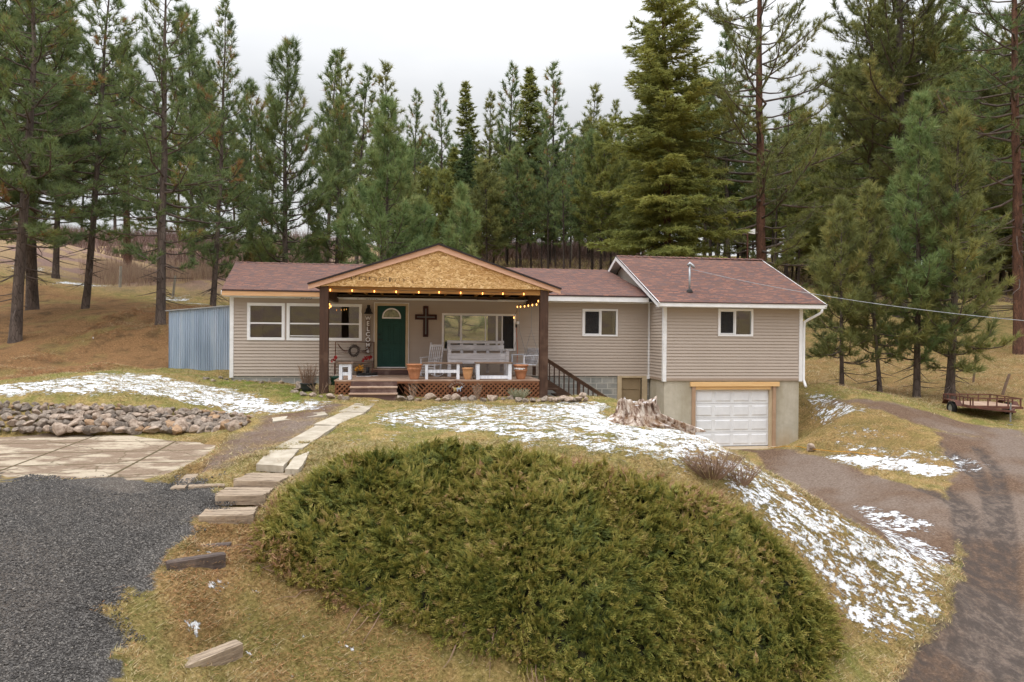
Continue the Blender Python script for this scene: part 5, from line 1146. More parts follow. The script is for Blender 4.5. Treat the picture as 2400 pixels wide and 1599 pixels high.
def tie(name, label, pL, pR, top_depth, face, mat, planks=1, back=.0):
    'timber whose upper front edge runs between two survey points given as (px,py,level below camera)'
    L = pL; R_ = pR; o = thing(name, label, 'timber step', (L + R_) / 2, math.atan2(R_[1] - L[1], R_[0] - L[0])); w_ = np.hypot(*(R_ - L)[:2])
    rng = np.random.RandomState(int(pL[0] * 100) % 1000)
    for k in range(planks):
        n_ = 14; mb = MB(); y0 = k * top_depth / planks; y1 = (k + 1) * top_depth / planks - .008; ring = []
        for i in range(n_ + 1):
            x_ = -w_ / 2 + w_ * i / n_; j = rng.uniform(-1, 1, 6) * .006
            if i in (0, n_): j = j * 3
            r = [(x_ + j[0], y0 + j[1], -face), (x_ + j[0], y0 + j[1], -.015), (x_ + j[0], y0 + .015, j[2] * .6), (x_ + j[4], y1 - .01, j[3] * .6), (x_ + j[4], y1, -.015), (x_ + j[4], y1 + j[5], -face)]
            ring.append(r)
        vs = [q for r in ring for q in r]; fs = []
        for i in range(n_):
            for j_ in range(6): a = i * 6 + j_; b = i * 6 + (j_ + 1) % 6; fs.append((a, a + 6, b + 6, b))
        fs += [tuple(range(6))[::-1][::-1], tuple(n_ * 6 + q for q in range(6))[::-1]]
        mb.add(vs, fs); mb.build('timber' if planks > 1 else 'timber', mat, o)
    return o
for nm, lb, a, b, dp, face, mt_, pk, up in TIES: tie(nm, lb, a, b, dp, face, mt_, pk)

# ================================================================== STUMP
sp = og(1497, 998)
STS = (.80, .72, .74)
st = thing('tree_stump', 'big weathered grey tree stump with twisted roots before the garage', 'stump', sp); rs = np.random.RandomState(4)
NA, NZ = 160, 46; zz = np.linspace(-.1, .80, NZ); th_ = np.linspace(0, 2 * pi, NA, endpoint=False); VV = []
lob = [(rs.randint(2, 6), rs.rand() * 6.28, rs.uniform(.06, .14)) for _ in range(4)] + [(rs.randint(7, 16), rs.rand() * 6.28, rs.uniform(.03, .06)) for _ in range(6)] + [(rs.randint(20, 42), rs.rand() * 6.28, rs.uniform(.012, .028)) for _ in range(6)]
for z in zz:
    t_ = max(0, 1 - z / .42); R0 = .47 + .08 * (1 - z / .8) + .30 * t_ ** 1.3
    r = np.full(NA, R0); tw = th_ + .9 * z
    for k_, ph, am in lob: r = r * (1 + am * (1.0 if k_ < 7 else 1.15) * (1 if k_ < 7 else .6 + .8 * t_) * np.cos(k_ * (tw + t_ * .35 * np.sin(3 * th_)) + ph))
    ru = t_ * .42 * (np.maximum(0, np.cos(th_ - .15)) ** 3) + t_ * .18 * np.maximum(0, np.cos(th_ - 3.5)) ** 4 + t_ * .15 * np.maximum(0, np.cos(th_ + 1.4)) ** 4
    r = r + ru
    topj = .09 * np.sin(2 * th_ + 1) + .05 * np.sin(5 * th_ + 1) + .03 * np.sin(11 * th_) + .02 * np.sin(23 * th_)
    zq = z + (topj if z > .7 else 0) - .12 * ru * (1 if z < .3 else 0) + .05 * t_ * np.sin(9 * th_ + 6 * z)
    VV += [(r[i] * cos(th_[i]) * 1.05, r[i] * sin(th_[i]) * .8, zq[i] if hasattr(zq, '__len__') else zq) for i in range(NA)]
FF = [(i * NA + j, i * NA + (j + 1) % NA, (i + 1) * NA + (j + 1) % NA, (i + 1) * NA + j) for i in range(NZ - 1) for j in range(NA)]
c0 = len(VV); VV.append((0, 0, .55)); mid = len(VV)
for j in range(NA): q = VV[(NZ - 1) * NA + j]; VV.append((q[0] * .80, q[1] * .80, .76 + .02 * sin(9 * j)))
for j in range(NA): FF.append(((NZ - 1) * NA + j, (NZ - 1) * NA + (j + 1) % NA, mid + (j + 1) % NA, mid + j)); FF.append((mid + j, mid + (j + 1) % NA, c0, c0) if False else (mid + j, mid + (j + 1) % NA, c0))
mb = MB(); mb.add(VV, FF); mb.build('stump_body', 'stump', st, smooth=True)
st.scale = STS
rng = random.Random(14)
for k, (a, L_, r_) in enumerate(((.0, .95, .25), (-.35, 1.25, .22), (-.8, .75, .14), (3.3, .62, .16), (-1.5, .5, .15), (2.8, .7, .12), (-2.2, .6, .13), (.35, 1.0, .14))):
    pts = []; ra = []
    for i in range(9):
        f = i / 8; rr = .40 + L_ * .42 * f; aa = a + .5 * sin(3 * f + k) * .4; x_, y_ = rr * cos(aa), rr * sin(aa) * .85
        g = (h1(sp[0] + x_ * .76, sp[1] + y_ * .70) - sp[2]) / .74; pts.append((x_, y_, g + (.34 * (1 - f) ** 1.5) + .05 * sin(7 * f + k))); ra.append(r_ * (1 - .75 * f) * (1 + .2 * sin(9 * f + k)))
    mb = MB(); mb.tube(pts, ra, 14)
    mb.v = [(v[0] + .02 * sin(30 * v[2] + 11 * v[0]), v[1], v[2] + .02 * sin(25 * v[0] + k)) for v in mb.v]
    mb.build('root', 'stump', st, smooth=True)

# ================================================================== TRAILER (right yard)
tp = at(2336, 962, 23.2); tz = h1(tp[0], tp[1] + .6) ; tr_ = thing('utility_trailer', 'rusty red open utility trailer with plank bed parked on the grass', 'trailer', (tp[0], tp[1], tz), radians(-6))
tr_.scale = (.80, .80, .80); bw = 1.0; bl_ = 2.2; bz = .52
mb = MB()
for k in range(6): mb.box(-bw + .03 + k * .325, -bw + .345 + k * .325, .02, bl_, bz + .02, bz + .05)
mb.build('plank_bed', 'tread', tr_)
mb = MB(); mb.box(-bw, bw, -.03, .02, bz - .07, bz + .03); mb.box(-bw, bw, bl_, bl_ + .05, bz - .07, bz + .03); mb.box(-bw - .04, -bw, -.03, bl_ + .05, bz - .07, bz + .03); mb.box(bw, bw + .04, -.03, bl_ + .05, bz - .07, bz + .03); mb.build('bed_frame', 'rust', tr_)
mb = MB()
for x_ in (-bw, bw + .0): mb.bar((x_, 0, bz + .36), (x_, bl_, bz + .36), .045, .045)
mb.bar((-bw, 0, bz + .36), (bw, 0, bz + .36), .045, .045); mb.bar((-bw, bl_, bz + .36), (bw, bl_, bz + .36), .045, .045)
for x_ in (-.95, -.35, .0, .45, .95): mb.bar((x_, 0, bz), (x_, 0, bz + .36), .04, .04, (0, 1, 0)); mb.bar((x_, bl_, bz), (x_, bl_, bz + .36), .04, .04, (0, 1, 0))
for k in range(5):
    for x_ in (-bw, bw): mb.bar((x_, .1 + k * .55, bz), (x_, .1 + k * .55, bz + .36), .04, .04, (0, 1, 0))
mb.build('side_rail', 'rust', tr_)
mb = MB(); mb.bar((-.7, 0, bz - .06), (0, -1.0, bz - .08), .07, .08); mb.bar((.7, 0, bz - .06), (0, -1.0, bz - .08), .07, .08); mb.bar((0, -.9, bz - .08), (0, -1.25, bz - .08), .08, .08); mb.build('tongue', 'rust', tr_)
mb = MB(); mb.tube([(0, -.95, 0), (0, -.95, .78)], .03, 8); mb.lathe([(.0, .0), (.09, .0), (.09, .02), (.0, .02)], 10, (0, -.95, -.12)); mb.build('jack', 'cablew', tr_)
for x_ in (-bw - .16, bw + .16):
    mb = MB(); pr = [(.18, -.09), (.28, -.09), (.31, -.07), (.32, 0), (.31, .07), (.28, .09), (.18, .09)]; k0 = []
    n_ = 24; vs = [];
    for r_, q in pr:
        for j in range(n_): a = 2 * pi * j / n_; vs.append((x_ + q, 1.25 + r_ * cos(a), .32 + r_ * sin(a)))
    fs = [(i * n_ + j, i * n_ + (j + 1) % n_, (i + 1) * n_ + (j + 1) % n_, (i + 1) * n_ + j) for i in range(6) for j in range(n_)]; mb.add(vs, fs); wh = mb.build('tyre', 'rubber', tr_, smooth=True)
    mb = MB(); mb.tube([(x_ - .07, 1.25, .32), (x_ + .07, 1.25, .32)], .18, 16); mb.build('wheel_rim', 'metalgrey', tr_)
    mb = MB(); mb.box(x_ - .12, x_ + .12, .80, 1.70, .68, .70); mb.bar((x_, .80, .69), (x_, .62, .48), .24, .02); mb.bar((x_, 1.70, .69), (x_, 1.88, .48), .24, .02); mb.build('fender', 'rust', tr_)

# ================================================================== POSTS, WIRES, SMALL THINGS
def post(name, label, b, t_, r, mat='metalgrey', Z=None, cat='post'):
    B0 = og(*b) if Z is None else at(b[0], b[1], Z); D = float((B0 - CAM) @ fw); T0 = at(t_[0], t_[1], D); o = thing(name, label, cat, B0); v = T0 - B0
    mb = MB(); mb.tube([(0, 0, -.15), tuple(v * .5 + np.r_[.01, 0, 0]), tuple(v)], [r, r * .95, r * .9], 8); mb.build('shaft', mat, o); return o
post('fence_post', 'leaning weathered fence post behind the trailer', (2346, 930), (2366, 877), .055, 'benchtop')
post('fence_post', 'thin weathered fence post left of the trailer', (2280, 902), (2287, 841), .045, 'benchtop')
post('fence_post', 'short grey fence post in the weeds behind the leaning pine', (281, 668), (283, 624), .08, 'birch', 40)
post('fence_post', 'grey fence post in the weeds left of the shed roof', (405, 690), (411, 646), .07, 'birch', 38)
post('survey_stake', 'tiny pale stake on the needle covered bank', (218, 797), (218, 790), .02, 'white')
post('pale_sapling', 'thin pale bare sapling pole in the forest behind the porch roof', (1339, 610), (1339, 420), .07, 'birch', 62, 'sapling')
Zv = 40; pB = at(1752, 640, Zv); vn = thing('roof_vane', 'white triangular panel on a thin rusty pole among the trunks', 'antenna', pB); pT = at(1752, 546, Zv) - pB
mb = MB(); mb.tube([(0, 0, -1), tuple(pT)], .045, 8); mb.build('pole', 'rust', vn)
q = [at(1754, 540, Zv) - pB, at(1770, 536, Zv) - pB, at(1770, 549, Zv) - pB, at(1755, 546, Zv) - pB]
mb = MB(); mb.add([tuple(a) for a in q] + [tuple(a + [0, .12, 0]) for a in q], [(0, 1, 2, 3), (7, 6, 5, 4), (0, 4, 5, 1), (1, 5, 6, 2), (2, 6, 7, 3), (3, 7, 4, 0)]); mb.build('panel', 'white', vn)
p0 = HW(ms[0] + .05, -.93, mt[2] - .14); p1 = at(2700, 775, 15.); ow = thing('power_line', 'overhead aluminium service cable running from the garage mast to the right', 'cable', p0)
pts = []
for i in range(41):
    f = i / 40; p = p0 + (p1 - p0) * f; p = p - [0, 0, .55 * 4 * f * (1 - f) * .5]; pts.append(tuple(p - p0))
mb = MB(); mb.tube(pts, .008, 6); mb.build('cable_strand', 'cablew', ow)
yh = thing('garden_hose', 'thin yellow cord lying on the grass in front of the garage', 'cord', (0, 0, 0)); pts = []
for x_, y_ in ((1800, 1049), (1815, 1052), (1835, 1049), (1870, 1050), (1900, 1056), (1950, 1062), (2000, 1064), (2060, 1072)): p = og(x_, y_); pts.append((p[0], p[1], p[2] + .03))
mb = MB(); mb.tube(pts, .009, 5); mb.build('cord', 'yellow', yh)

# ================================================================== TREES
def segs(P0, P1, R0, R1, n=3):
    'many straight tapered pieces as one triangle soup of n-sided prisms'
    P0, P1 = np.asarray(P0), np.asarray(P1); R0, R1 = np.asarray(R0)[:, None], np.asarray(R1)[:, None]; d = P1 - P0; d /= np.linalg.norm(d, axis=1, keepdims=True) + 1e-9
    a = np.cross(d, np.array([.13, .31, .94])); a /= np.linalg.norm(a, axis=1, keepdims=True) + 1e-9; b = np.cross(d, a); vs = []
    for k in range(n): t_ = 2 * pi * k / n; vs.append(P0 + (a * cos(t_) + b * sin(t_)) * R0)
    for k in range(n): t_ = 2 * pi * k / n; vs.append(P1 + (a * cos(t_) + b * sin(t_)) * R1)
    Vv = np.stack(vs, 1).reshape(-1, 3); base = (np.arange(len(P0)) * 2 * n)[:, None]; q = []
    for k in range(n): k2 = (k + 1) % n; q += [[k, k2, n + k2], [k, n + k2, n + k]]
    return Vv, (base[:, None, :] + np.array(q)[None]).reshape(-1, 3)
def needles(C_, D_, L_, n, wid, fwd, rs, tint, back=.35, flat=1.):
    m_ = len(C_); C_ = np.repeat(C_, n, 0); D_ = np.repeat(D_, n, 0); L_ = np.repeat(L_, n); r = rs.randn(m_ * n, 3); r[:, 2] *= flat
    d = D_ * fwd + r * .62; d /= np.linalg.norm(d, axis=1, keepdims=True); C_ = C_ - D_ * (L_ * rs.rand(m_ * n) * back)[:, None]
    s_ = np.cross(d, rs.randn(m_ * n, 3)); s_ /= np.linalg.norm(s_, axis=1, keepdims=True) + 1e-9; ln = (L_ * rs.uniform(.65, 1.1, m_ * n))[:, None]
    w_ = s_ * (wid * .5)
    Vv = np.stack([C_ - w_, C_ + w_, C_ + d * ln], 1).reshape(-1, 3)
    return Vv, np.arange(len(Vv)).reshape(-1, 3), np.repeat(np.clip(np.repeat(tint, n) + rs.randn(m_ * n) * .07, 0, 1), 3)
def tree_meshes(kind, H, R, c0, r0, seed, top=(0, 0), nb=80, tl=.2, nn=14, wid=.02, tuft=1., bare=.3, nd=14, mats=('bark', 'pineN'), brown=.0, tw=.3, gap=.0):
    rs = np.random.RandomState(seed); NP = 16; tt = np.linspace(0, 1, NP)
    wob = np.cumsum(rs.randn(NP, 2) * .012 * H / NP ** .5, 0) * tt[:, None]; wob -= wob[-1] * tt[:, None]
    tx = top[0] * tt + wob[:, 0]; ty = top[1] * tt + wob[:, 1]
    tr_r = r0 * ((1 - tt) ** .75 * .97 + .03) + r0 * .55 * np.exp(-tt * H / .35)
    mb = MB(); mb.tube([(tx[i], ty[i], tt[i] * H - (.25 if i == 0 else 0)) for i in range(NP)] if H < 12 else [(tx[0], ty[0], -.3), (tx[0], ty[0], .25)] + [(tx[i], ty[i], tt[i] * H) for i in range(1, NP)], list(tr_r) if H < 12 else [tr_r[0], r0 * 1.12] + list(tr_r[1:]), 10)
    pos = lambda t_: np.array([np.interp(t_, tt, tx), np.interp(t_, tt, ty), t_ * H]); rad = lambda t_: float(np.interp(t_, tt, tr_r))
    A0, A1, Q0, Q1, TC, TD, TT = [], [], [], [], [], [], []
    gaps = [rs.rand(2) for _ in range(5)]
    for i in range(nb + nd):
        dead = i >= nb
        t_ = (c0 * rs.uniform(.35, 1.15)) if dead else c0 + (1 - c0) * ((i + rs.rand()) / nb) ** (.92)
        if t_ > .992: t_ = .992
        u = max(0, (t_ - c0) / (1 - c0)); az = i * 2.399 + rs.randn() * .4
        if kind == 'fir': L_ = R * ((1 - u) ** .72 * min(1, .75 + 2.5 * u) + .03) * rs.uniform(.48, 1.15); el = radians(-22 + 50 * u ** 1.5 + rs.randn() * 6); curl = .07
        elif kind == 'young': L_ = R * ((1 - u) ** .72 * min(1, .55 + 2 * u) + .06) * rs.uniform(.55, 1.2); el = radians(-6 + 44 * u + rs.randn() * 10); curl = .24
        elif kind == 'thin': L_ = R * ((1 - u) ** .65 * min(1, .5 + 2 * u) + .06) * rs.uniform(.5, 1.15); el = radians(-5 + 48 * u + rs.randn() * 12); curl = .12
        else: L_ = R * ((1 - u) ** .55 * min(1, .6 + 1.6 * u) + .08) * rs.uniform(.55, 1.15); el = radians(-16 + 50 * u + rs.randn() * 12); curl = .18
        if dead: L_ = R * rs.uniform(.10, .42); el = radians(-15 + rs.randn() * 14); curl = .02
        if L_ < .12: L_ = .12
        p = pos(t_); NS = 5; br = min(rad(t_) * .42, .016 * L_ + .008); yaw = az; pts = [p]; dirs = []
        for s_ in range(NS):
            d = np.array([cos(el) * cos(yaw), cos(el) * sin(yaw), sin(el)]); dirs.append(d); p = p + d * L_ / NS; pts.append(p); el += curl * rs.uniform(.3, 1.6); yaw += rs.randn() * (.22 if dead or kind == 'pond' else .12)
        for s_ in range(NS): A0.append(pts[s_]); A1.append(pts[s_ + 1]); Q0.append(br * (1 - s_ / NS * .75)); Q1.append(br * (1 - (s_ + 1) / NS * .8))
        tint0 = np.clip(rs.normal(.45, .17) + .15 * u, 0, .9); isb = rs.rand() < brown
        if isb: tint0 = 1.
        nt_ = int((1.0 - bare) * L_ / tw) + 1 if not dead else rs.randint(0, 4)
        for k in range(nt_):
            f = bare + (1 - bare) * (k + rs.rand()) / nt_ if not dead else rs.uniform(.3, 1); f = min(f, .999); si = int(f * NS); q = pts[si] + (pts[si + 1] - pts[si]) * (f * NS - si); d = dirs[si]
            lat = np.cross(d, [0, 0, 1.]); lat /= np.linalg.norm(lat) + 1e-9; sg = 1 if k % 2 else -1
            if kind == 'fir':
                td = d * .62 + lat * sg * rs.uniform(.5, .9) + np.array([0, 0, rs.normal(-.12, .12)]); l2 = (.42 * L_ * (1.05 - f) + .22) * rs.uniform(.7, 1.1)
            else:
                td = d * .75 + lat * sg * rs.uniform(.1, .95) + np.array([0, 0, rs.normal(.28, .3)]); l2 = (.30 * L_ * (1.1 - f) + .16) * rs.uniform(.6, 1.2)
            td /= np.linalg.norm(td); e_ = q + td * l2; A0.append(q); A1.append(e_); r_ = max(.005, br * .4 * (1 - f)); Q0.append(r_); Q1.append(r_ * .5)
            if dead: continue
            if kind == 'fir':
                m_ = max(2, int(l2 / .17)); 
                for g in range(m_): TC.append(q + td * l2 * (g + 1) / m_); TD.append(td); TT.append(tint0 + rs.randn() * .1)
            else:
                m_ = 1 + int(l2 / .34)
                for g in range(m_):
                    TC.append(q + td * l2 * (1 - g / (m_ + .3)) + (rs.randn(3) * .05 if g else 0)); dd = td + np.array([0, 0, .35]) + rs.randn(3) * .15; TD.append(dd / np.linalg.norm(dd)); TT.append(tint0 + rs.randn() * .12 if not isb else 1)
        if not dead: TC.append(pts[-1]); TD.append(dirs[-1]); TT.append(tint0)
    TC.append(pos(1.) + [0, 0, 0]); TD.append(np.array([0, 0, 1.])); TT.append(.5)
    TC, TD, TT = np.array(TC), np.array(TD), np.clip(np.array(TT), 0, 1)
    if tuft < 1: k = rs.rand(len(TC)) < tuft; TC, TD, TT = TC[k], TD[k], TT[k]
    tb = fast('trunk', mb.v, [q for f in mb.f if len(f) == 4 for q in ((f[0], f[1], f[2]), (f[0], f[2], f[3]))], mats[0], smooth=True)
    Vb, Tb = segs(A0, A1, Q0, Q1, 4); lb = fast('limbs', Vb, Tb, 'limb')
    Vn, Tn, ti = needles(TC, TD, np.full(len(TC), tl) * rs.uniform(.75, 1.2, len(TC)), nn, wid, 1.1 if kind != 'fir' else .9, rs, TT, .5 if kind != 'fir' else 1., 1. if kind != 'fir' else .55)
    cb = fast('crown', Vn, Tn, mats[1], tint=ti)
    return tb, lb, cb
NTREE = [0]
def tree(label, px, Z, ytop, kind='pond', pxt=None, group=None, name='pine_tree', base=None, **k):
    if base is not None: B = at(base[0], base[1], Z); B = np.array([B[0], B[1], min(B[2], h1(B[0], B[1]))])
    else: B = at(px, 800, Z); B[2] = h1(B[0], B[1]) - .05
    Tp = at(pxt if pxt is not None else px, ytop, Z); H = Tp[2] - B[2]; NTREE[0] += 1
    o = thing(name, label, 'tree', B, 0, group)
    k['nb'] = int(k['nb'] * (.92 if kind != 'fir' else 1.15)); k['nn'] += 12 if kind != 'fir' else 4; k['wid'] = k.get('wid', .02) * (1.12 if kind != 'fir' else 1.5); k['tl'] = k.get('tl', .2) * (1.6 if kind != 'fir' else 1.2); k['bare'] = k.get('bare', .3) * .7; k['tw'] = k.get('tw', .3) * .72; k['c0'] *= .72; k['R'] *= 1.28
    for c in tree_meshes(kind, H, seed=100 + NTREE[0] * 13, top=(Tp[0] - B[0], 0), **k): c.parent = o
    return o
N1 = dict(mats=('bark', 'pineN'))
tree('leftmost leaning pine on the needle covered bank, nearest the camera', 36, 27, -150, 'pond', 84, base=(36, 806), R=3.0, c0=.34, r0=.21, nb=120, nn=15, nd=26, brown=.03, **N1)
tree('thick grey pine trunk right behind the leftmost leaning pine', 76, 34, -230, 'pond', 66, base=(76, 735), R=4.0, c0=.34, r0=.27, nb=120, nn=14, nd=30, brown=.02, tl=.24, wid=.024, **N1)
tree('slender pine leaning right, second trunk from the left edge group', 200, 33, -80, 'pond', 268, base=(200, 733), R=2.6, c0=.30, r0=.17, nb=110, nn=14, nd=26, brown=.01, wid=.022, **N1)
tree('straight tall pine left of the metal shed with open crown', 376, 29, -70, 'pond', 390, base=(376, 770), R=2.5, c0=.24, r0=.20, nb=95, nn=15, nd=30, **N1)
tree('slim young pine just behind the metal shed', 499, 34, 3, 'young', 531, base=(499, 726), R=2.2, c0=.14, r0=.14, nb=110, nn=14, nd=20, brown=.06, wid=.022, **N1)
tree('broad pine with upswept branches behind the left roof end', 667, 38, 103, 'young', 676, R=3.3, c0=.05, r0=.17, nb=120, nn=15, nd=14, tl=.27, wid=.024, **N1)
tree('bushy young pine behind the roof left of the porch gable', 786, 41, 240, 'young', 800, R=2.5, c0=.08, r0=.13, nb=100, nn=14, nd=10, tl=.26, wid=.026, **N1)
tree('lush green young pine rising just left of the porch gable peak', 905, 34, 243, 'young', 912, R=2.7, c0=.06, r0=.12, nb=120, nn=16, nd=8, tl=.27, wid=.026, mats=('bark', 'pineP'))
tree('small pale green pine directly behind the porch gable peak', 1078, 34, 445, 'young', 1082, R=2.0, c0=.04, r0=.07, nb=60, nn=16, nd=6, tl=.26, wid=.026, mats=('bark', 'pineP'))
tree('small pale green pine left of the porch gable peak', 990, 36, 470, 'young', 985, R=1.9, c0=.04, r0=.07, nb=60, nn=14, nd=6, tl=.26, wid=.026, mats=('bark', 'pineP'))
tree('huge dense fir towering over the roof junction', 1566, 42, -170, 'fir', 1560, name='fir_tree', R=4.1, c0=.08, r0=.28, nb=215, nn=11, nd=10, tl=.27, wid=.035, bare=.15, tw=.22, mats=('barkr', 'firY'))
tree('tall bare branched pine behind the garage roof ridge', 1786, 42, -330, 'pond', 1768, R=5.2, c0=.13, r0=.32, nb=130, nn=13, nd=24, tl=.24, wid=.026, tuft=.8, bare=.45, mats=('barkr', 'pineY'))
tree('massive dark pine above the right yard, middle of three tall trunks', 2109, 46, -300, 'pond', 2100, R=5.2, c0=.34, r0=.40, nb=130, nn=13, nd=20, tl=.27, wid=.03, bare=.35, tuft=.8, mats=('barkd', 'pineY'))
tree('tall pine, left of the three tall trunks above the right yard', 2043, 49, -170, 'pond', 2040, R=4.6, c0=.30, r0=.24, nb=115, nn=12, nd=20, tl=.28, wid=.03, bare=.35, tuft=.8, mats=('barkd', 'pineY'))
tree('tall pine, right of the three tall trunks above the right yard', 2171, 48, -130, 'pond', 2168, R=4.2, c0=.34, r0=.22, nb=100, nn=12, nd=20, tl=.28, wid=.03, mats=('barkd', 'pineY'))
tree('tall red barked pine at the right edge of the photo', 2386, 38, -420, 'pond', 2368, base=(2389, 836), R=5.6, c0=.30, r0=.29, nb=120, nn=13, nd=40, tl=.24, wid=.024, tuft=.75, bare=.4, mats=('barkr', 'pineN'))
tree('pale trunked pine partly cut by the right edge', 2412, 44, -100, 'pond', 2408, R=4, c0=.3, r0=.2, nb=90, nn=12, nd=20, tl=.26, wid=.028, mats=('bark', 'pineY'))
tree('shortest of the four young pines right of the garage', 1973, 28, 475, 'young', 1969, base=(1973, 920), R=1.9, c0=.22, r0=.085, nb=80, nn=17, nd=12, tl=.22, wid=.022, bare=.2, mats=('bark', 'pineY'))
tree('second young pine from the garage in the row of four', 2063, 28, 440, 'young', 2030, base=(2063, 926), R=1.9, c0=.24, r0=.085, nb=90, nn=17, nd=14, tl=.22, wid=.022, bare=.2, mats=('bark', 'pineY'))
tree('third young pine in the row of four, tallest with pale needles', 2148, 27.5, 230, 'young', 2158, base=(2148, 938), R=2.1, c0=.16, r0=.13, nb=105, nn=17, nd=16, tl=.23, wid=.022, bare=.18, mats=('bark', 'pineP'))
tree('fourth young pine in the row, thickest trunk nearest the trailer', 2225, 27, 268, 'young', 2245, base=(2225, 941), R=2.15, c0=.14, r0=.16, nb=110, nn=17, nd=16, tl=.23, wid=.022, bare=.18, mats=('bark', 'pineY'))
tree('brown trunked pine standing in the pasture between leaning and straight pine', 299, 50, 120, 'pond', 284, base=(299, 622), R=3.2, c0=.30, r0=.27, nb=90, nn=10, nd=20, tl=.30, wid=.034, mats=('barkr', 'pineN'))
tree('open crowned pine outside the left frame edge', -90, 30, -200, 'pond', -60, R=4.0, c0=.28, r0=.25, nb=110, nn=13, nd=10, tl=.25, wid=.024, **N1)
tree('mid height pine filling the gap behind the leftmost trunks', 130, 42, -40, 'pond', 140, R=3.4, c0=.2, r0=.18, nb=100, nn=11, nd=14, tl=.28, wid=.03, **N1)
tree('mid height pine behind the straight tall pine', 452, 45, 40, 'pond', 440, R=3.0, c0=.22, r0=.16, nb=95, nn=11, nd=14, tl=.28, wid=.03, **N1)
tree('pine behind the slim young pine near the roof end', 585, 46, 210, 'pond', 590, R=2.8, c0=.12, r0=.15, nb=95, nn=11, nd=14, tl=.28, wid=.03, brown=.04, **N1)

# background stand: a dozen kinds of far trees, each placed tree an individual
def template(kind, H, R, c0, r0, seed, mats, nb, **k):
    o = bpy.data.objects.new('template', None); COL.objects.link(o)
    for c in tree_meshes(kind, H, R, c0, r0, seed, nb=nb, mats=mats, **k): c.parent = o
    return o, H
TP = {'pine': [template('thin', 18, 2.9, .36, .17, 901 + i, ('barkd', 'pineY' if i % 2 else 'pineN'), 62, tl=.52, nn=16, wid=.06, nd=24, bare=.25, tw=.40) for i in range(4)],
      'fir': [template('fir', 18, 3.0, .22, .17, 931 + i, ('barkd', ('firD', 'firN', 'firN')[i]), 170, tl=.42, nn=11, wid=.10, nd=16, bare=.15, tw=.3) for i in range(3)],
      'bush': [template('pond', 14, 3.5, .28, .15, 951 + i, ('barkd', ('pineY', 'firN', 'pineN')[i]), 105, tl=.56, nn=17, wid=.07, nd=20, bare=.2, tw=.38) for i in range(3)]}
rng = random.Random(77); used_t = set()
def far(kind, px, ytop, Z, label, group, s=1., name=None, idx=None):
    k = rng.randrange(len(TP[kind])) if idx is None else idx; o, H = TP[kind][k]; B = at(px, 800, Z); B[2] = h1(B[0], B[1]) - .1; Hn = at(px, ytop, Z)[2] - B[2]; f = Hn / H
    r = dup(o, B, rng.random() * 6.28, label, group, (f * s, f * s, f)); r.rotation_euler = (rng.gauss(0, .022), rng.gauss(0, .022), rng.random() * 6.28); r.name = name or ('fir_tree' if kind == 'fir' else 'pine_tree'); r['category'] = 'tree'; return r
for kd, px, yt, Z, s, lb in [('pine', 764, 120, 60, 1, 'thin dark topped pine, left of the twin tips behind the roof'), ('pine', 797, 124, 62, 1, 'thin dark topped pine, right of the twin tips behind the roof'), ('pine', 833, 163, 60, 1, 'thin pine right of the twin tips, slightly lower'),
    ('pine', 894, 155, 64, 1, 'airy pine tip above the lush young pine'), ('pine', 969, 212, 66, .8, 'lowest sparse pine tip in the open sky gap'), ('pine', 1036, 200, 62, .85, 'narrow pine with pale straight trunk above the porch peak'),
    ('fir', 1101, 196, 64, .85, 'dark spire shaped fir right of the porch peak'), ('pine', 1143, 222, 66, 1, 'pine tip between dark spire fir and tallest centre pine'), ('pine', 1186, 163, 62, .9, 'tall pine with dark tip left of the pointed fir'), ('fir', 1237, 160, 66, 1.05, 'pointed green fir among the tallest of the centre treeline'),
    ('pine', 1286, 150, 60, .95, 'tallest narrow pine tip in the centre treeline'), ('pine', 1377, 204, 64, 1, 'sparse pine standing alone left of the huge fir'), ('pine', 1441, 241, 66, 1, 'pine tip touching the left side of the huge fir'),
    ('pine', 1841, 222, 62, 1.1, 'dense pine tip right of the bare branched pine'), ('pine', 1896, 288, 68, .8, 'thin pine tip in the right hand sky gap'), ('bush', 1868, 262, 66, 1, 'rounded pine crown beside the right hand sky gap')]:
    far(kd, px, yt, Z, lb, None, s)
for i in range(28):
    px = 925 + i * 21 + rng.uniform(-12, 12); yt = 300 + rng.uniform(0, 150); kd = rng.choice(['bush', 'fir', 'pine', 'bush']); far(kd, px, yt, rng.uniform(48, 62), 'one of the crowded olive green conifers filling the wood behind the porch roof', 'conifers crowding the wood behind the porch', rng.uniform(.8, 1.1))
for i in range(26):
    px = 1250 + i * 24 + rng.uniform(-10, 10); yt = (230 if px < 1500 else 150 if px < 1700 else 300) + rng.uniform(10, 110); kd = rng.choice(['bush', 'fir', 'pine', 'pine']); far(kd, px, yt, rng.uniform(58, 88), 'one of the dark trunked forest conifers behind the garage wing', 'dark trunked forest behind the garage', rng.uniform(.8, 1.15))
for i in range(14):
    px = 1660 + i * 42 + rng.uniform(-14, 14); far(rng.choice(['pine', 'bush', 'pine']), px, rng.uniform(60, 230) if px > 1960 or px < 1760 else rng.uniform(280, 340), rng.uniform(54, 74), 'one of the tall thin trunked pines overlapping above the garage and right yard', 'tall pines above the garage and right yard', rng.uniform(.9, 1.15))
for i in range(30):
    px = 1850 + i * 28 + rng.uniform(-12, 12); yt = max(20, 330 - max(0, px - 1900) * .9) + rng.uniform(0, 160); kd = rng.choice(['bush', 'fir', 'pine', 'bush']); far(kd, px, yt, rng.uniform(56, 92), 'one of the forest conifers behind the row of young pines', 'forest conifers behind the right yard', rng.uniform(.8, 1.15))
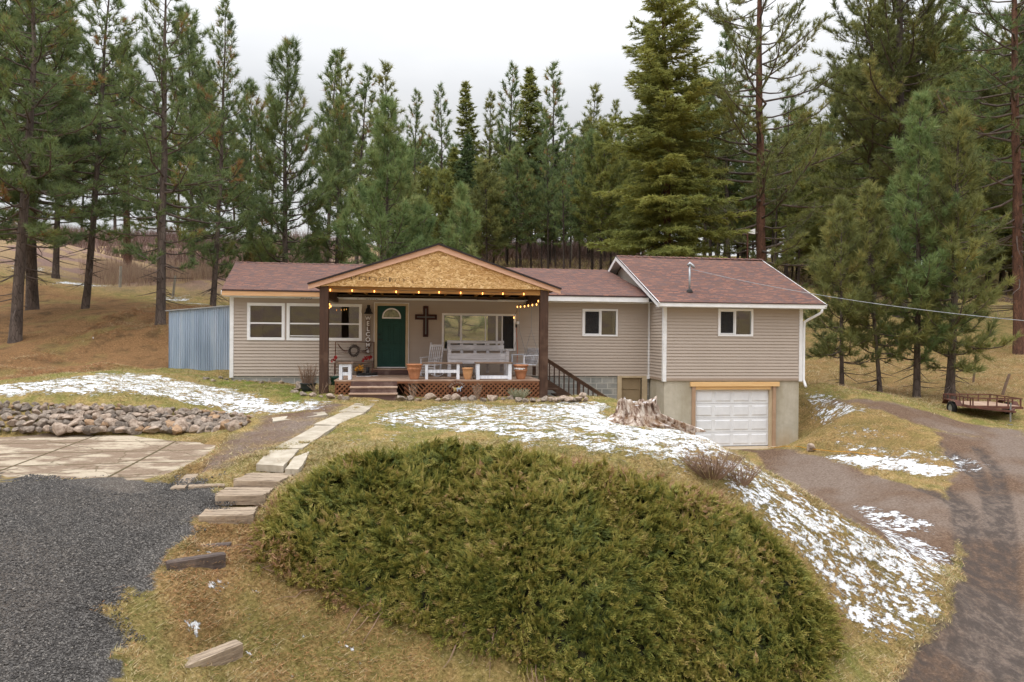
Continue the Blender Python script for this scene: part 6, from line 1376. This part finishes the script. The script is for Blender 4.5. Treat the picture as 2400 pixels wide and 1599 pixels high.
for i in range(34):
    px = 1440 + i * 31 + rng.uniform(-14, 14); far(rng.choice(['bush', 'fir', 'bush']), px, rng.uniform(455, 560), rng.uniform(58, 92), 'one of the low understory conifers between the dark trunks', 'understory conifers', rng.uniform(1.5, 2.3))
for i in range(46):
    px = 880 + i * 36 + rng.uniform(-15, 15); far(rng.choice(['bush', 'pine', 'fir', 'bush']), px, rng.uniform(300, 430), rng.uniform(88, 125), 'one of the farthest conifers seen between the nearer trunks', 'farthest conifers between the trunks', rng.uniform(1.1, 1.5))
for i in range(20):
    px = -250 + i * 56 + rng.uniform(-20, 20); yt = 120 + rng.uniform(0, 190) + (120 if px > 560 else 0); kd = rng.choice(['bush', 'pine', 'pine']); far(kd, px, yt, rng.uniform(66, 110), 'one of the sparse far pines on the rise behind the left pasture', 'sparse far pines behind the left pasture', rng.uniform(.8, 1.1))
for L_ in TP.values():
    for o, H in L_:
        for c in list(o.children): bpy.data.objects.remove(c)
        bpy.data.objects.remove(o)

# ================================================================== JUNIPER
JUN = gp([(606, 1320), (596, 1270), (640, 1200), (710, 1150), (780, 1112), (880, 1088), (1000, 1072), (1150, 1076), (1300, 1098), (1420, 1122), (1560, 1158), (1680, 1182), (1760, 1230), (1835, 1310), (1900, 1385), (1965, 1460), (1945, 1530), (1915, 1620), (1800, 1700), (1500, 1680), (1300, 1600), (1180, 1550), (1050, 1508), (900, 1452), (770, 1408), (670, 1372)])
rs = np.random.RandomState(31); lo, hi = JUN.min(0), JUN.max(0)
def junh(x, y):
    d = sdist(JUN, x, y); return ss(-.02, .5, d) * .58 * (.40 + .30 * vnoise(x, y, 1.1) + .22 * vnoise(x + 9, y, 2.2) + .34 * (vnoise(x * .8 + 3, y * 1.5, 4.2) - .4)) * (d > -.02)
cxy = JUN.mean(0); jb = thing('juniper_bush', 'huge spreading juniper bush covering the mound in front of the house', 'bush', (cxy[0], cxy[1], h1(*cxy))); jz = h1(*cxy)
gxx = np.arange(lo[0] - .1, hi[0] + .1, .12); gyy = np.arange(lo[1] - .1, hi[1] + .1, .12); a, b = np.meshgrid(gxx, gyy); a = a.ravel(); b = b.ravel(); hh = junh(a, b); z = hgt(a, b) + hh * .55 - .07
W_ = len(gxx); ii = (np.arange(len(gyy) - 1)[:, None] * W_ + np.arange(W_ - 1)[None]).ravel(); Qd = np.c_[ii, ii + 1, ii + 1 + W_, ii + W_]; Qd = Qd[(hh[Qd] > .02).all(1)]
o = fast('inner_shade_mound', np.c_[a - cxy[0], b - cxy[1], z - jz], Qd, simple('juniper_gap_shade', (.030, .032, .012), (.018, .016, .009), .95, 9), jb, smooth=True)  # filler mound under the sprays, shade of the gaps put into its dark colour
nc_ = 7200; NPC = 4; px_ = rs.uniform(lo[0], hi[0], nc_ * 2); py_ = rs.uniform(lo[1], hi[1], nc_ * 2); d = sdist(JUN, px_, py_); k = d > .0; px_, py_, d = px_[k][:nc_], py_[k][:nc_], d[k][:nc_]; nc_ = len(px_)
cdir = rs.randn(nc_, 3) * .5; clev = rs.uniform(.45, 1.15, nc_); ctn = rs.randn(nc_) * .09 + .42 * (clev - .8)  # crests lighter as new growth; shade put into the colour of low clumps
rep = lambda a_: np.repeat(a_, NPC, 0)
px_, py_, d, cdir, clev, ctn = rep(px_) , rep(py_), rep(d), rep(cdir), rep(clev), rep(ctn); n_ = len(px_); px_ = px_ + rs.randn(n_) * .022; py_ = py_ + rs.randn(n_) * .022
hh = junh(px_, py_); e_ = .06; sx_ = (hgt(px_ + e_, py_) + junh(px_ + e_, py_) - hgt(px_ - e_, py_) - junh(px_ - e_, py_)) / (2 * e_); sy_ = (hgt(px_, py_ + e_) + junh(px_, py_ + e_) - hgt(px_, py_ - e_) - junh(px_, py_ - e_)) / (2 * e_)
nrm = np.c_[-sx_, -sy_, np.ones(n_)]; nrm /= np.linalg.norm(nrm, axis=1, keepdims=True)
out_ = np.c_[px_ - cxy[0], py_ - cxy[1], np.zeros(n_)]; out_ /= np.linalg.norm(out_, axis=1, keepdims=True)
swirl = vnoise(px_, py_, .8) * 6.28 * 1.5; sw = np.c_[np.cos(swirl), np.sin(swirl), np.zeros(n_)]
pd = nrm * rs.uniform(.05, .45, (n_, 1)) + np.array([0, 0, .22]) + out_ * .22 + sw * .55 + cdir + rs.randn(n_, 3) * .30; pd /= np.linalg.norm(pd, axis=1, keepdims=True)
C0 = np.c_[px_, py_, hgt(px_, py_) + hh * clev * rs.uniform(.9, 1.0, n_)]; Lp = rs.uniform(.11, .26, n_)
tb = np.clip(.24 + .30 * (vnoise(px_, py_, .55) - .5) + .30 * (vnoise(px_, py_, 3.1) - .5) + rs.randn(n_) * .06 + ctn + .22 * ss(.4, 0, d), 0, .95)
side = np.cross(pd, nrm + rs.randn(n_, 3) * .3); side /= np.linalg.norm(side, axis=1, keepdims=True); upv = np.cross(side, pd)
VV, tint = [], []
NSD = 6
for j in range(NSD):
    f = (j + .5) / NSD; q = C0 + pd * (Lp * f)[:, None] - np.array([0, 0, 1.]) * (Lp * f * f * .22)[:, None]
    for sg in (-1, 1):
        td = pd * .95 + side * sg * .62 + rs.randn(n_, 3) * .10; td /= np.linalg.norm(td, axis=1, keepdims=True); l2 = Lp * (.36 * (1.08 - f))
        for m_ in range(3):
            dd = td + rs.randn(n_, 3) * .26; dd /= np.linalg.norm(dd, axis=1, keepdims=True); b0_ = q + td * (l2 * m_ / 3)[:, None]; w_ = np.cross(dd, upv + rs.randn(n_, 3) * .5); w_ /= np.linalg.norm(w_, axis=1, keepdims=True); w_ *= .0105
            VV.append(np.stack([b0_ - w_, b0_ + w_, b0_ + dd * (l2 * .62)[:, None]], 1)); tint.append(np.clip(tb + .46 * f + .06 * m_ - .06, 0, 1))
for m_ in range(4):
    dd = pd + rs.randn(n_, 3) * .2; dd /= np.linalg.norm(dd, axis=1, keepdims=True); b0_ = C0 + pd * (Lp * (.25 + .2 * m_))[:, None] - np.array([0, 0, 1.]) * (Lp * .1 * m_ ** 2 * .05)[:, None]; w_ = np.cross(dd, rs.randn(n_, 3)); w_ /= np.linalg.norm(w_, axis=1, keepdims=True); w_ *= .008
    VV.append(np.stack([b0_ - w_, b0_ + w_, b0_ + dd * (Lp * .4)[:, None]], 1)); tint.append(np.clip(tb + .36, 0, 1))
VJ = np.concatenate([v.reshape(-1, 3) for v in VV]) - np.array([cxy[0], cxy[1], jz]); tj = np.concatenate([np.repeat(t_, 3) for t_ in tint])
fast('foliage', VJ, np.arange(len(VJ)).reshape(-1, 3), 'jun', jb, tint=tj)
# bare runners at the lower rim
rng = random.Random(6)
for k in range(30):
    mb = MB()
    i = rng.choice([0, 1, 18, 19, 20, 21, 22, 23, 24]); f = rng.random(); e0 = JUN[i] * (1 - f) + JUN[(i + 1) % len(JUN)] * f; dv = (cxy - e0); dv /= np.linalg.norm(dv); q = e0 + dv * rng.uniform(.1, .4); pts = []; a_ = rng.uniform(-.8, .8)
    for j in range(5): r = q - (dv * cos(a_) + np.array([-dv[1], dv[0]]) * sin(a_)) * (.13 * j) + np.array([rng.uniform(-.03, .03), rng.uniform(-.03, .03)]); pts.append((r[0] - cxy[0], r[1] - cxy[1], h1(*r) - jz + .05 + rng.uniform(0, .05) - .008 * j))
    mb.tube(pts, [.009, .008, .007, .005, .003], 4, False)
    mb.build('bare_runner', 'drystem', jb)

# ================================================================== GRASS, NEEDLES, WEEDS (stuff)
def blades(name, label, x, y, z, hgt_, wid, lean, tint, mat, rs, cat='grass', bend=.5):
    n = len(x); a = rs.rand(n) * 6.283; C_ = np.c_[x, y, z - .01]; dr = np.c_[np.cos(a) * lean, np.sin(a) * lean, np.ones(n)]; dr /= np.linalg.norm(dr, axis=1, keepdims=True)
    s_ = np.c_[-np.sin(a + rs.randn(n)), np.cos(a), np.zeros(n)] * (wid * .5)[:, None]; tip = C_ + dr * hgt_[:, None]
    Vv = np.stack([C_ - s_, C_ + s_, tip], 1).reshape(-1, 3); o = fast(name, Vv, np.arange(len(Vv)).reshape(-1, 3), mat, tint=np.repeat(np.clip(tint, 0, 1), 3)); o['kind'] = 'stuff'; o['label'] = label; o['category'] = cat; return o
rs = np.random.RandomState(55)
def scatter(n, xa, xb, ya, yb):
    x = rs.uniform(xa, xb, n); y = rs.uniform(ya, yb, n); return x, y
def gz(x, y):
    m_ = masks(x, y); sn, gr, nd_, di, pa_, gv, tk, fl_ = m_; z = hgt(x, y) + ((vnoise(x, y, 1.3) - .5) * .10 + (vnoise(x, y, 4) - .5) * .045 + (vnoise(x, y, 9) - .5) * .03) * (1 - np.clip(pa_ + gv, 0, 1)) * (1 - di * .6) + ((vnoise(x, y, .5) - .5) * .25 + (vnoise(x, y, 1.1) - .5) * .22 * (y > 20) + (vnoise(x, y, 2.6) - .5) * .10 * (y > 20)) * nd_ + (vnoise(x, y, .12) - .5) * fl_ * 2
    return carve(x, y, z), m_
def infoot(x, y):
    u = (x - HO[0]) * ex[0] + (y - HO[1]) * ex[1]; v = (x - HO[0]) * ey[0] + (y - HO[1]) * ey[1]; return ((u > -.2) & (u < 14.1) & (v > -.1)) | ((u > 14) & (u < 19) & (v > -1.45) & (v < 7)) | ((u > 3.5) & (u < 9.7) & (v > -3.1) & (v < 0)) | ((u > -6.6) & (u < 0) & (v > 2.4) & (v < 6))
xs_, ys_ = [], []
for n_, (xa, xb, ya, yb) in ((380000, (-6, 9, 7, 13.5)), (170000, (-12, 10, 12, 21)), (110000, (6, 18, 12, 28)), (60000, (-14, -6, 17, 26))):
    x, y = scatter(n_, xa, xb, ya, yb); xs_.append(x); ys_.append(y)
x = np.concatenate(xs_); y = np.concatenate(ys_); z, m_ = gz(x, y); sn, gr, nd_, di, pa_, gv, tk, fl_ = m_
clump = vnoise(x, y, 2.1) * .5 + vnoise(x, y, 6.5) * .5
k = (rs.rand(len(x)) < (.35 + .9 * (clump - .3)) * (1 - sn * .92)) & (di < .35 + .3 * rs.rand(len(x))) & (pa_ + gv < .4) & (sdist(JUN, x, y) < .1) & ~infoot(x, y)
x, y, z = x[k], y[k], z[k]; gr, nd_, clump = gr[k], nd_[k], clump[k]; n = len(x)
ti = np.clip(.46 + .22 * (vnoise(x, y, 1.7) - .5) + rs.randn(n) * .17 - gr * .30 * rs.rand(n) + nd_ * .28 * rs.rand(n), 0, 1)
dist = np.hypot(x, y); blades('grass', 'short straw and olive winter grass on the lawn and slopes', x, y, z, (.03 + .065 * rs.rand(n)) * (.7 + .9 * clump), .006 + dist * .00045, 1.7, ti, 'grass', rs)
x, y = scatter(90000, -6, 8.5, 7.2, 14); z, m_ = gz(x, y); cl_ = vnoise(x, y, 3.3) * .6 + vnoise(x, y, 9) * .4
k = (cl_ > .56) & (m_[3] < .3) & (m_[4] + m_[5] < .3) & (sdist(JUN, x, y) < .05) & (m_[0] < .4); x, y, z = x[k], y[k], z[k]; n = len(x)
blades('grass_tufts', 'longer matted straw tufts in the near grass', x, y, z, .06 + .11 * rs.rand(n), np.full(n, .0085), 2.0, np.clip(.58 + rs.randn(n) * .17 - .3 * (vnoise(x, y, .7) > .62), 0, 1), 'grass', rs)
x, y = scatter(60000, -18, -5, 21, 36); z, m_ = gz(x, y); nd_ = m_[2]; k = (nd_ > .4) & (vnoise(x, y, 1.2) + rs.rand(len(x)) * .3 > .52) & ~infoot(x, y); x, y, z = x[k], y[k], z[k]; n = len(x)
blades('bank_grass', 'long matted rust coloured grass and needles on the left bank', x, y, z, .08 + .20 * rs.rand(n), np.full(n, .014), 2.6, np.clip(.78 + .3 * (vnoise(x, y, .9) - .5) * 2 + rs.randn(n) * .16, .05, 1), 'grass', rs)
x, y = scatter(60000, 9, 30, 24, 45); z, m_ = gz(x, y); k = (m_[3] < .4) & (vnoise(x, y, 1.1) + rs.rand(len(x)) * .3 > .5) & ~infoot(x, y); x, y, z = x[k], y[k], z[k]; n = len(x)
blades('hillside_grass', 'tall flattened tan grass on the hillside behind the trailer', x, y, z, .10 + .22 * rs.rand(n), np.full(n, .016), 2.2, np.clip(.68 + .3 * (vnoise(x, y, .6) - .5) + rs.randn(n) * .14, .05, 1), 'grass', rs)
# standing dry weeds in the left pasture and bare brush behind
def inpoly(P_, n): 
    lo_, hi_ = P_.min(0), P_.max(0); x = rs.uniform(lo_[0], hi_[0], n); y = rs.uniform(lo_[1], hi_[1], n); k = sdist(P_, x, y) > 0; return x[k], y[k]
WEED = gp([(180, 664), (300, 684), (545, 708), (545, 640), (420, 618), (180, 618)])
x, y = inpoly(WEED, 40000); z, _ = gz(x, y); n = len(x); k = (vnoise(x, y, .25) > .35) & (rs.rand(n) * 2.5 < sdist(WEED, x, y)); x, y, z = x[k], y[k], z[k]; n = len(x)
blades('dry_weeds', 'band of tall pinkish dry weeds in the left pasture', x, y, z, .5 + .7 * rs.rand(n), np.full(n, .028), .22, np.clip(.45 + rs.randn(n) * .22, 0, 1), 'weed', rs, 'weeds')
x, y = scatter(60000, -60, 12, 56, 90); k = vnoise(x, y, .09) + .15 * rs.rand(len(x)) > .47; x, y = x[k], y[k]; z, _ = gz(x, y); n = len(x)
blades('bare_brush', 'mauve bare brush thicket on the rise behind the left pasture', x, y, z, 1.0 + 1.4 * rs.rand(n), np.full(n, .06), .5, np.clip(.5 + .5 * (vnoise(x, y, .3) - .5) + rs.randn(n) * .15, 0, 1), 'brush', rs, 'brush')
x, y = scatter(50000, -8, 62, 46, 78); k = (vnoise(x, y, .13) + .5 * rs.rand(len(x)) > .75); x, y = x[k], y[k]; z, _ = gz(x, y); n = len(x)
blades('forest_undergrowth', 'brown bare undergrowth between the forest trunks', x, y, z, .3 + .8 * rs.rand(n), np.full(n, .035), .9, np.clip(.35 + rs.randn(n) * .2, 0, 1), 'brush', rs, 'brush')
# fallen needles
x, y = scatter(34000, -5.6, -1.0, 7.3, 12.5); z, m_ = gz(x, y); k = (m_[2] + .6 * rs.rand(len(x)) > .55) & (m_[5] < .6); x, y, z = x[k], y[k], z[k]; n = len(x); a = rs.rand(n) * 6.28; l_ = .05 + .09 * rs.rand(n)
C_ = np.c_[x, y, z + .012 + .02 * rs.rand(n)]; d_ = np.c_[np.cos(a), np.sin(a), rs.randn(n) * .15] * l_[:, None]; s_ = np.c_[-np.sin(a), np.cos(a), np.zeros(n)] * .0035
o = fast('fallen_needles', np.stack([C_ - s_, C_ + s_, C_ + d_], 1).reshape(-1, 3), np.arange(3 * n).reshape(-1, 3), 'grass', tint=np.repeat(np.clip(.86 + rs.randn(n) * .08, 0, 1), 3)); o['kind'] = 'stuff'; o['label'] = 'rusty fallen pine needles around the timber steps'; o['category'] = 'needles'
# loose gravel stones
x, y = scatter(60000, -8, -4.2, 6.5, 11.8); x = np.r_[x]; m_ = masks(x, y); k = m_[5] > .15 + .35 * rs.rand(len(x)); x, y = x[k], y[k]; n = len(x); z = hgt(x, y); sz = rs.uniform(.004, .010, n) * (1 + .6 * (rs.rand(n) > .95))
T4 = np.array([[1, 1, 1], [1, -1, -1], [-1, 1, -1], [-1, -1, 1.]]) * .8; rot = rs.randn(n, 4, 3) * .35; Vg = np.c_[x, y, z + sz * .3][:, None, :] + (T4[None] + rot) * sz[:, None, None]
Tg = (np.arange(n) * 4)[:, None, None] + np.array([[0, 1, 2], [0, 3, 1], [0, 2, 3], [1, 3, 2]])[None]
MT['stones'] = foliage('gravel_stones', [(0, (.035, .032, .031)), (.5, (.078, .072, .068)), (.85, (.13, .12, .112)), (1, (.25, .225, .20))], 0.)
o = fast('gravel', Vg.reshape(-1, 3), Tg.reshape(-1, 3), 'stones', tint=np.repeat(rs.rand(n), 4)); o['kind'] = 'stuff'; o['label'] = 'loose dark grey gravel stones on the driveway'; o['category'] = 'gravel'
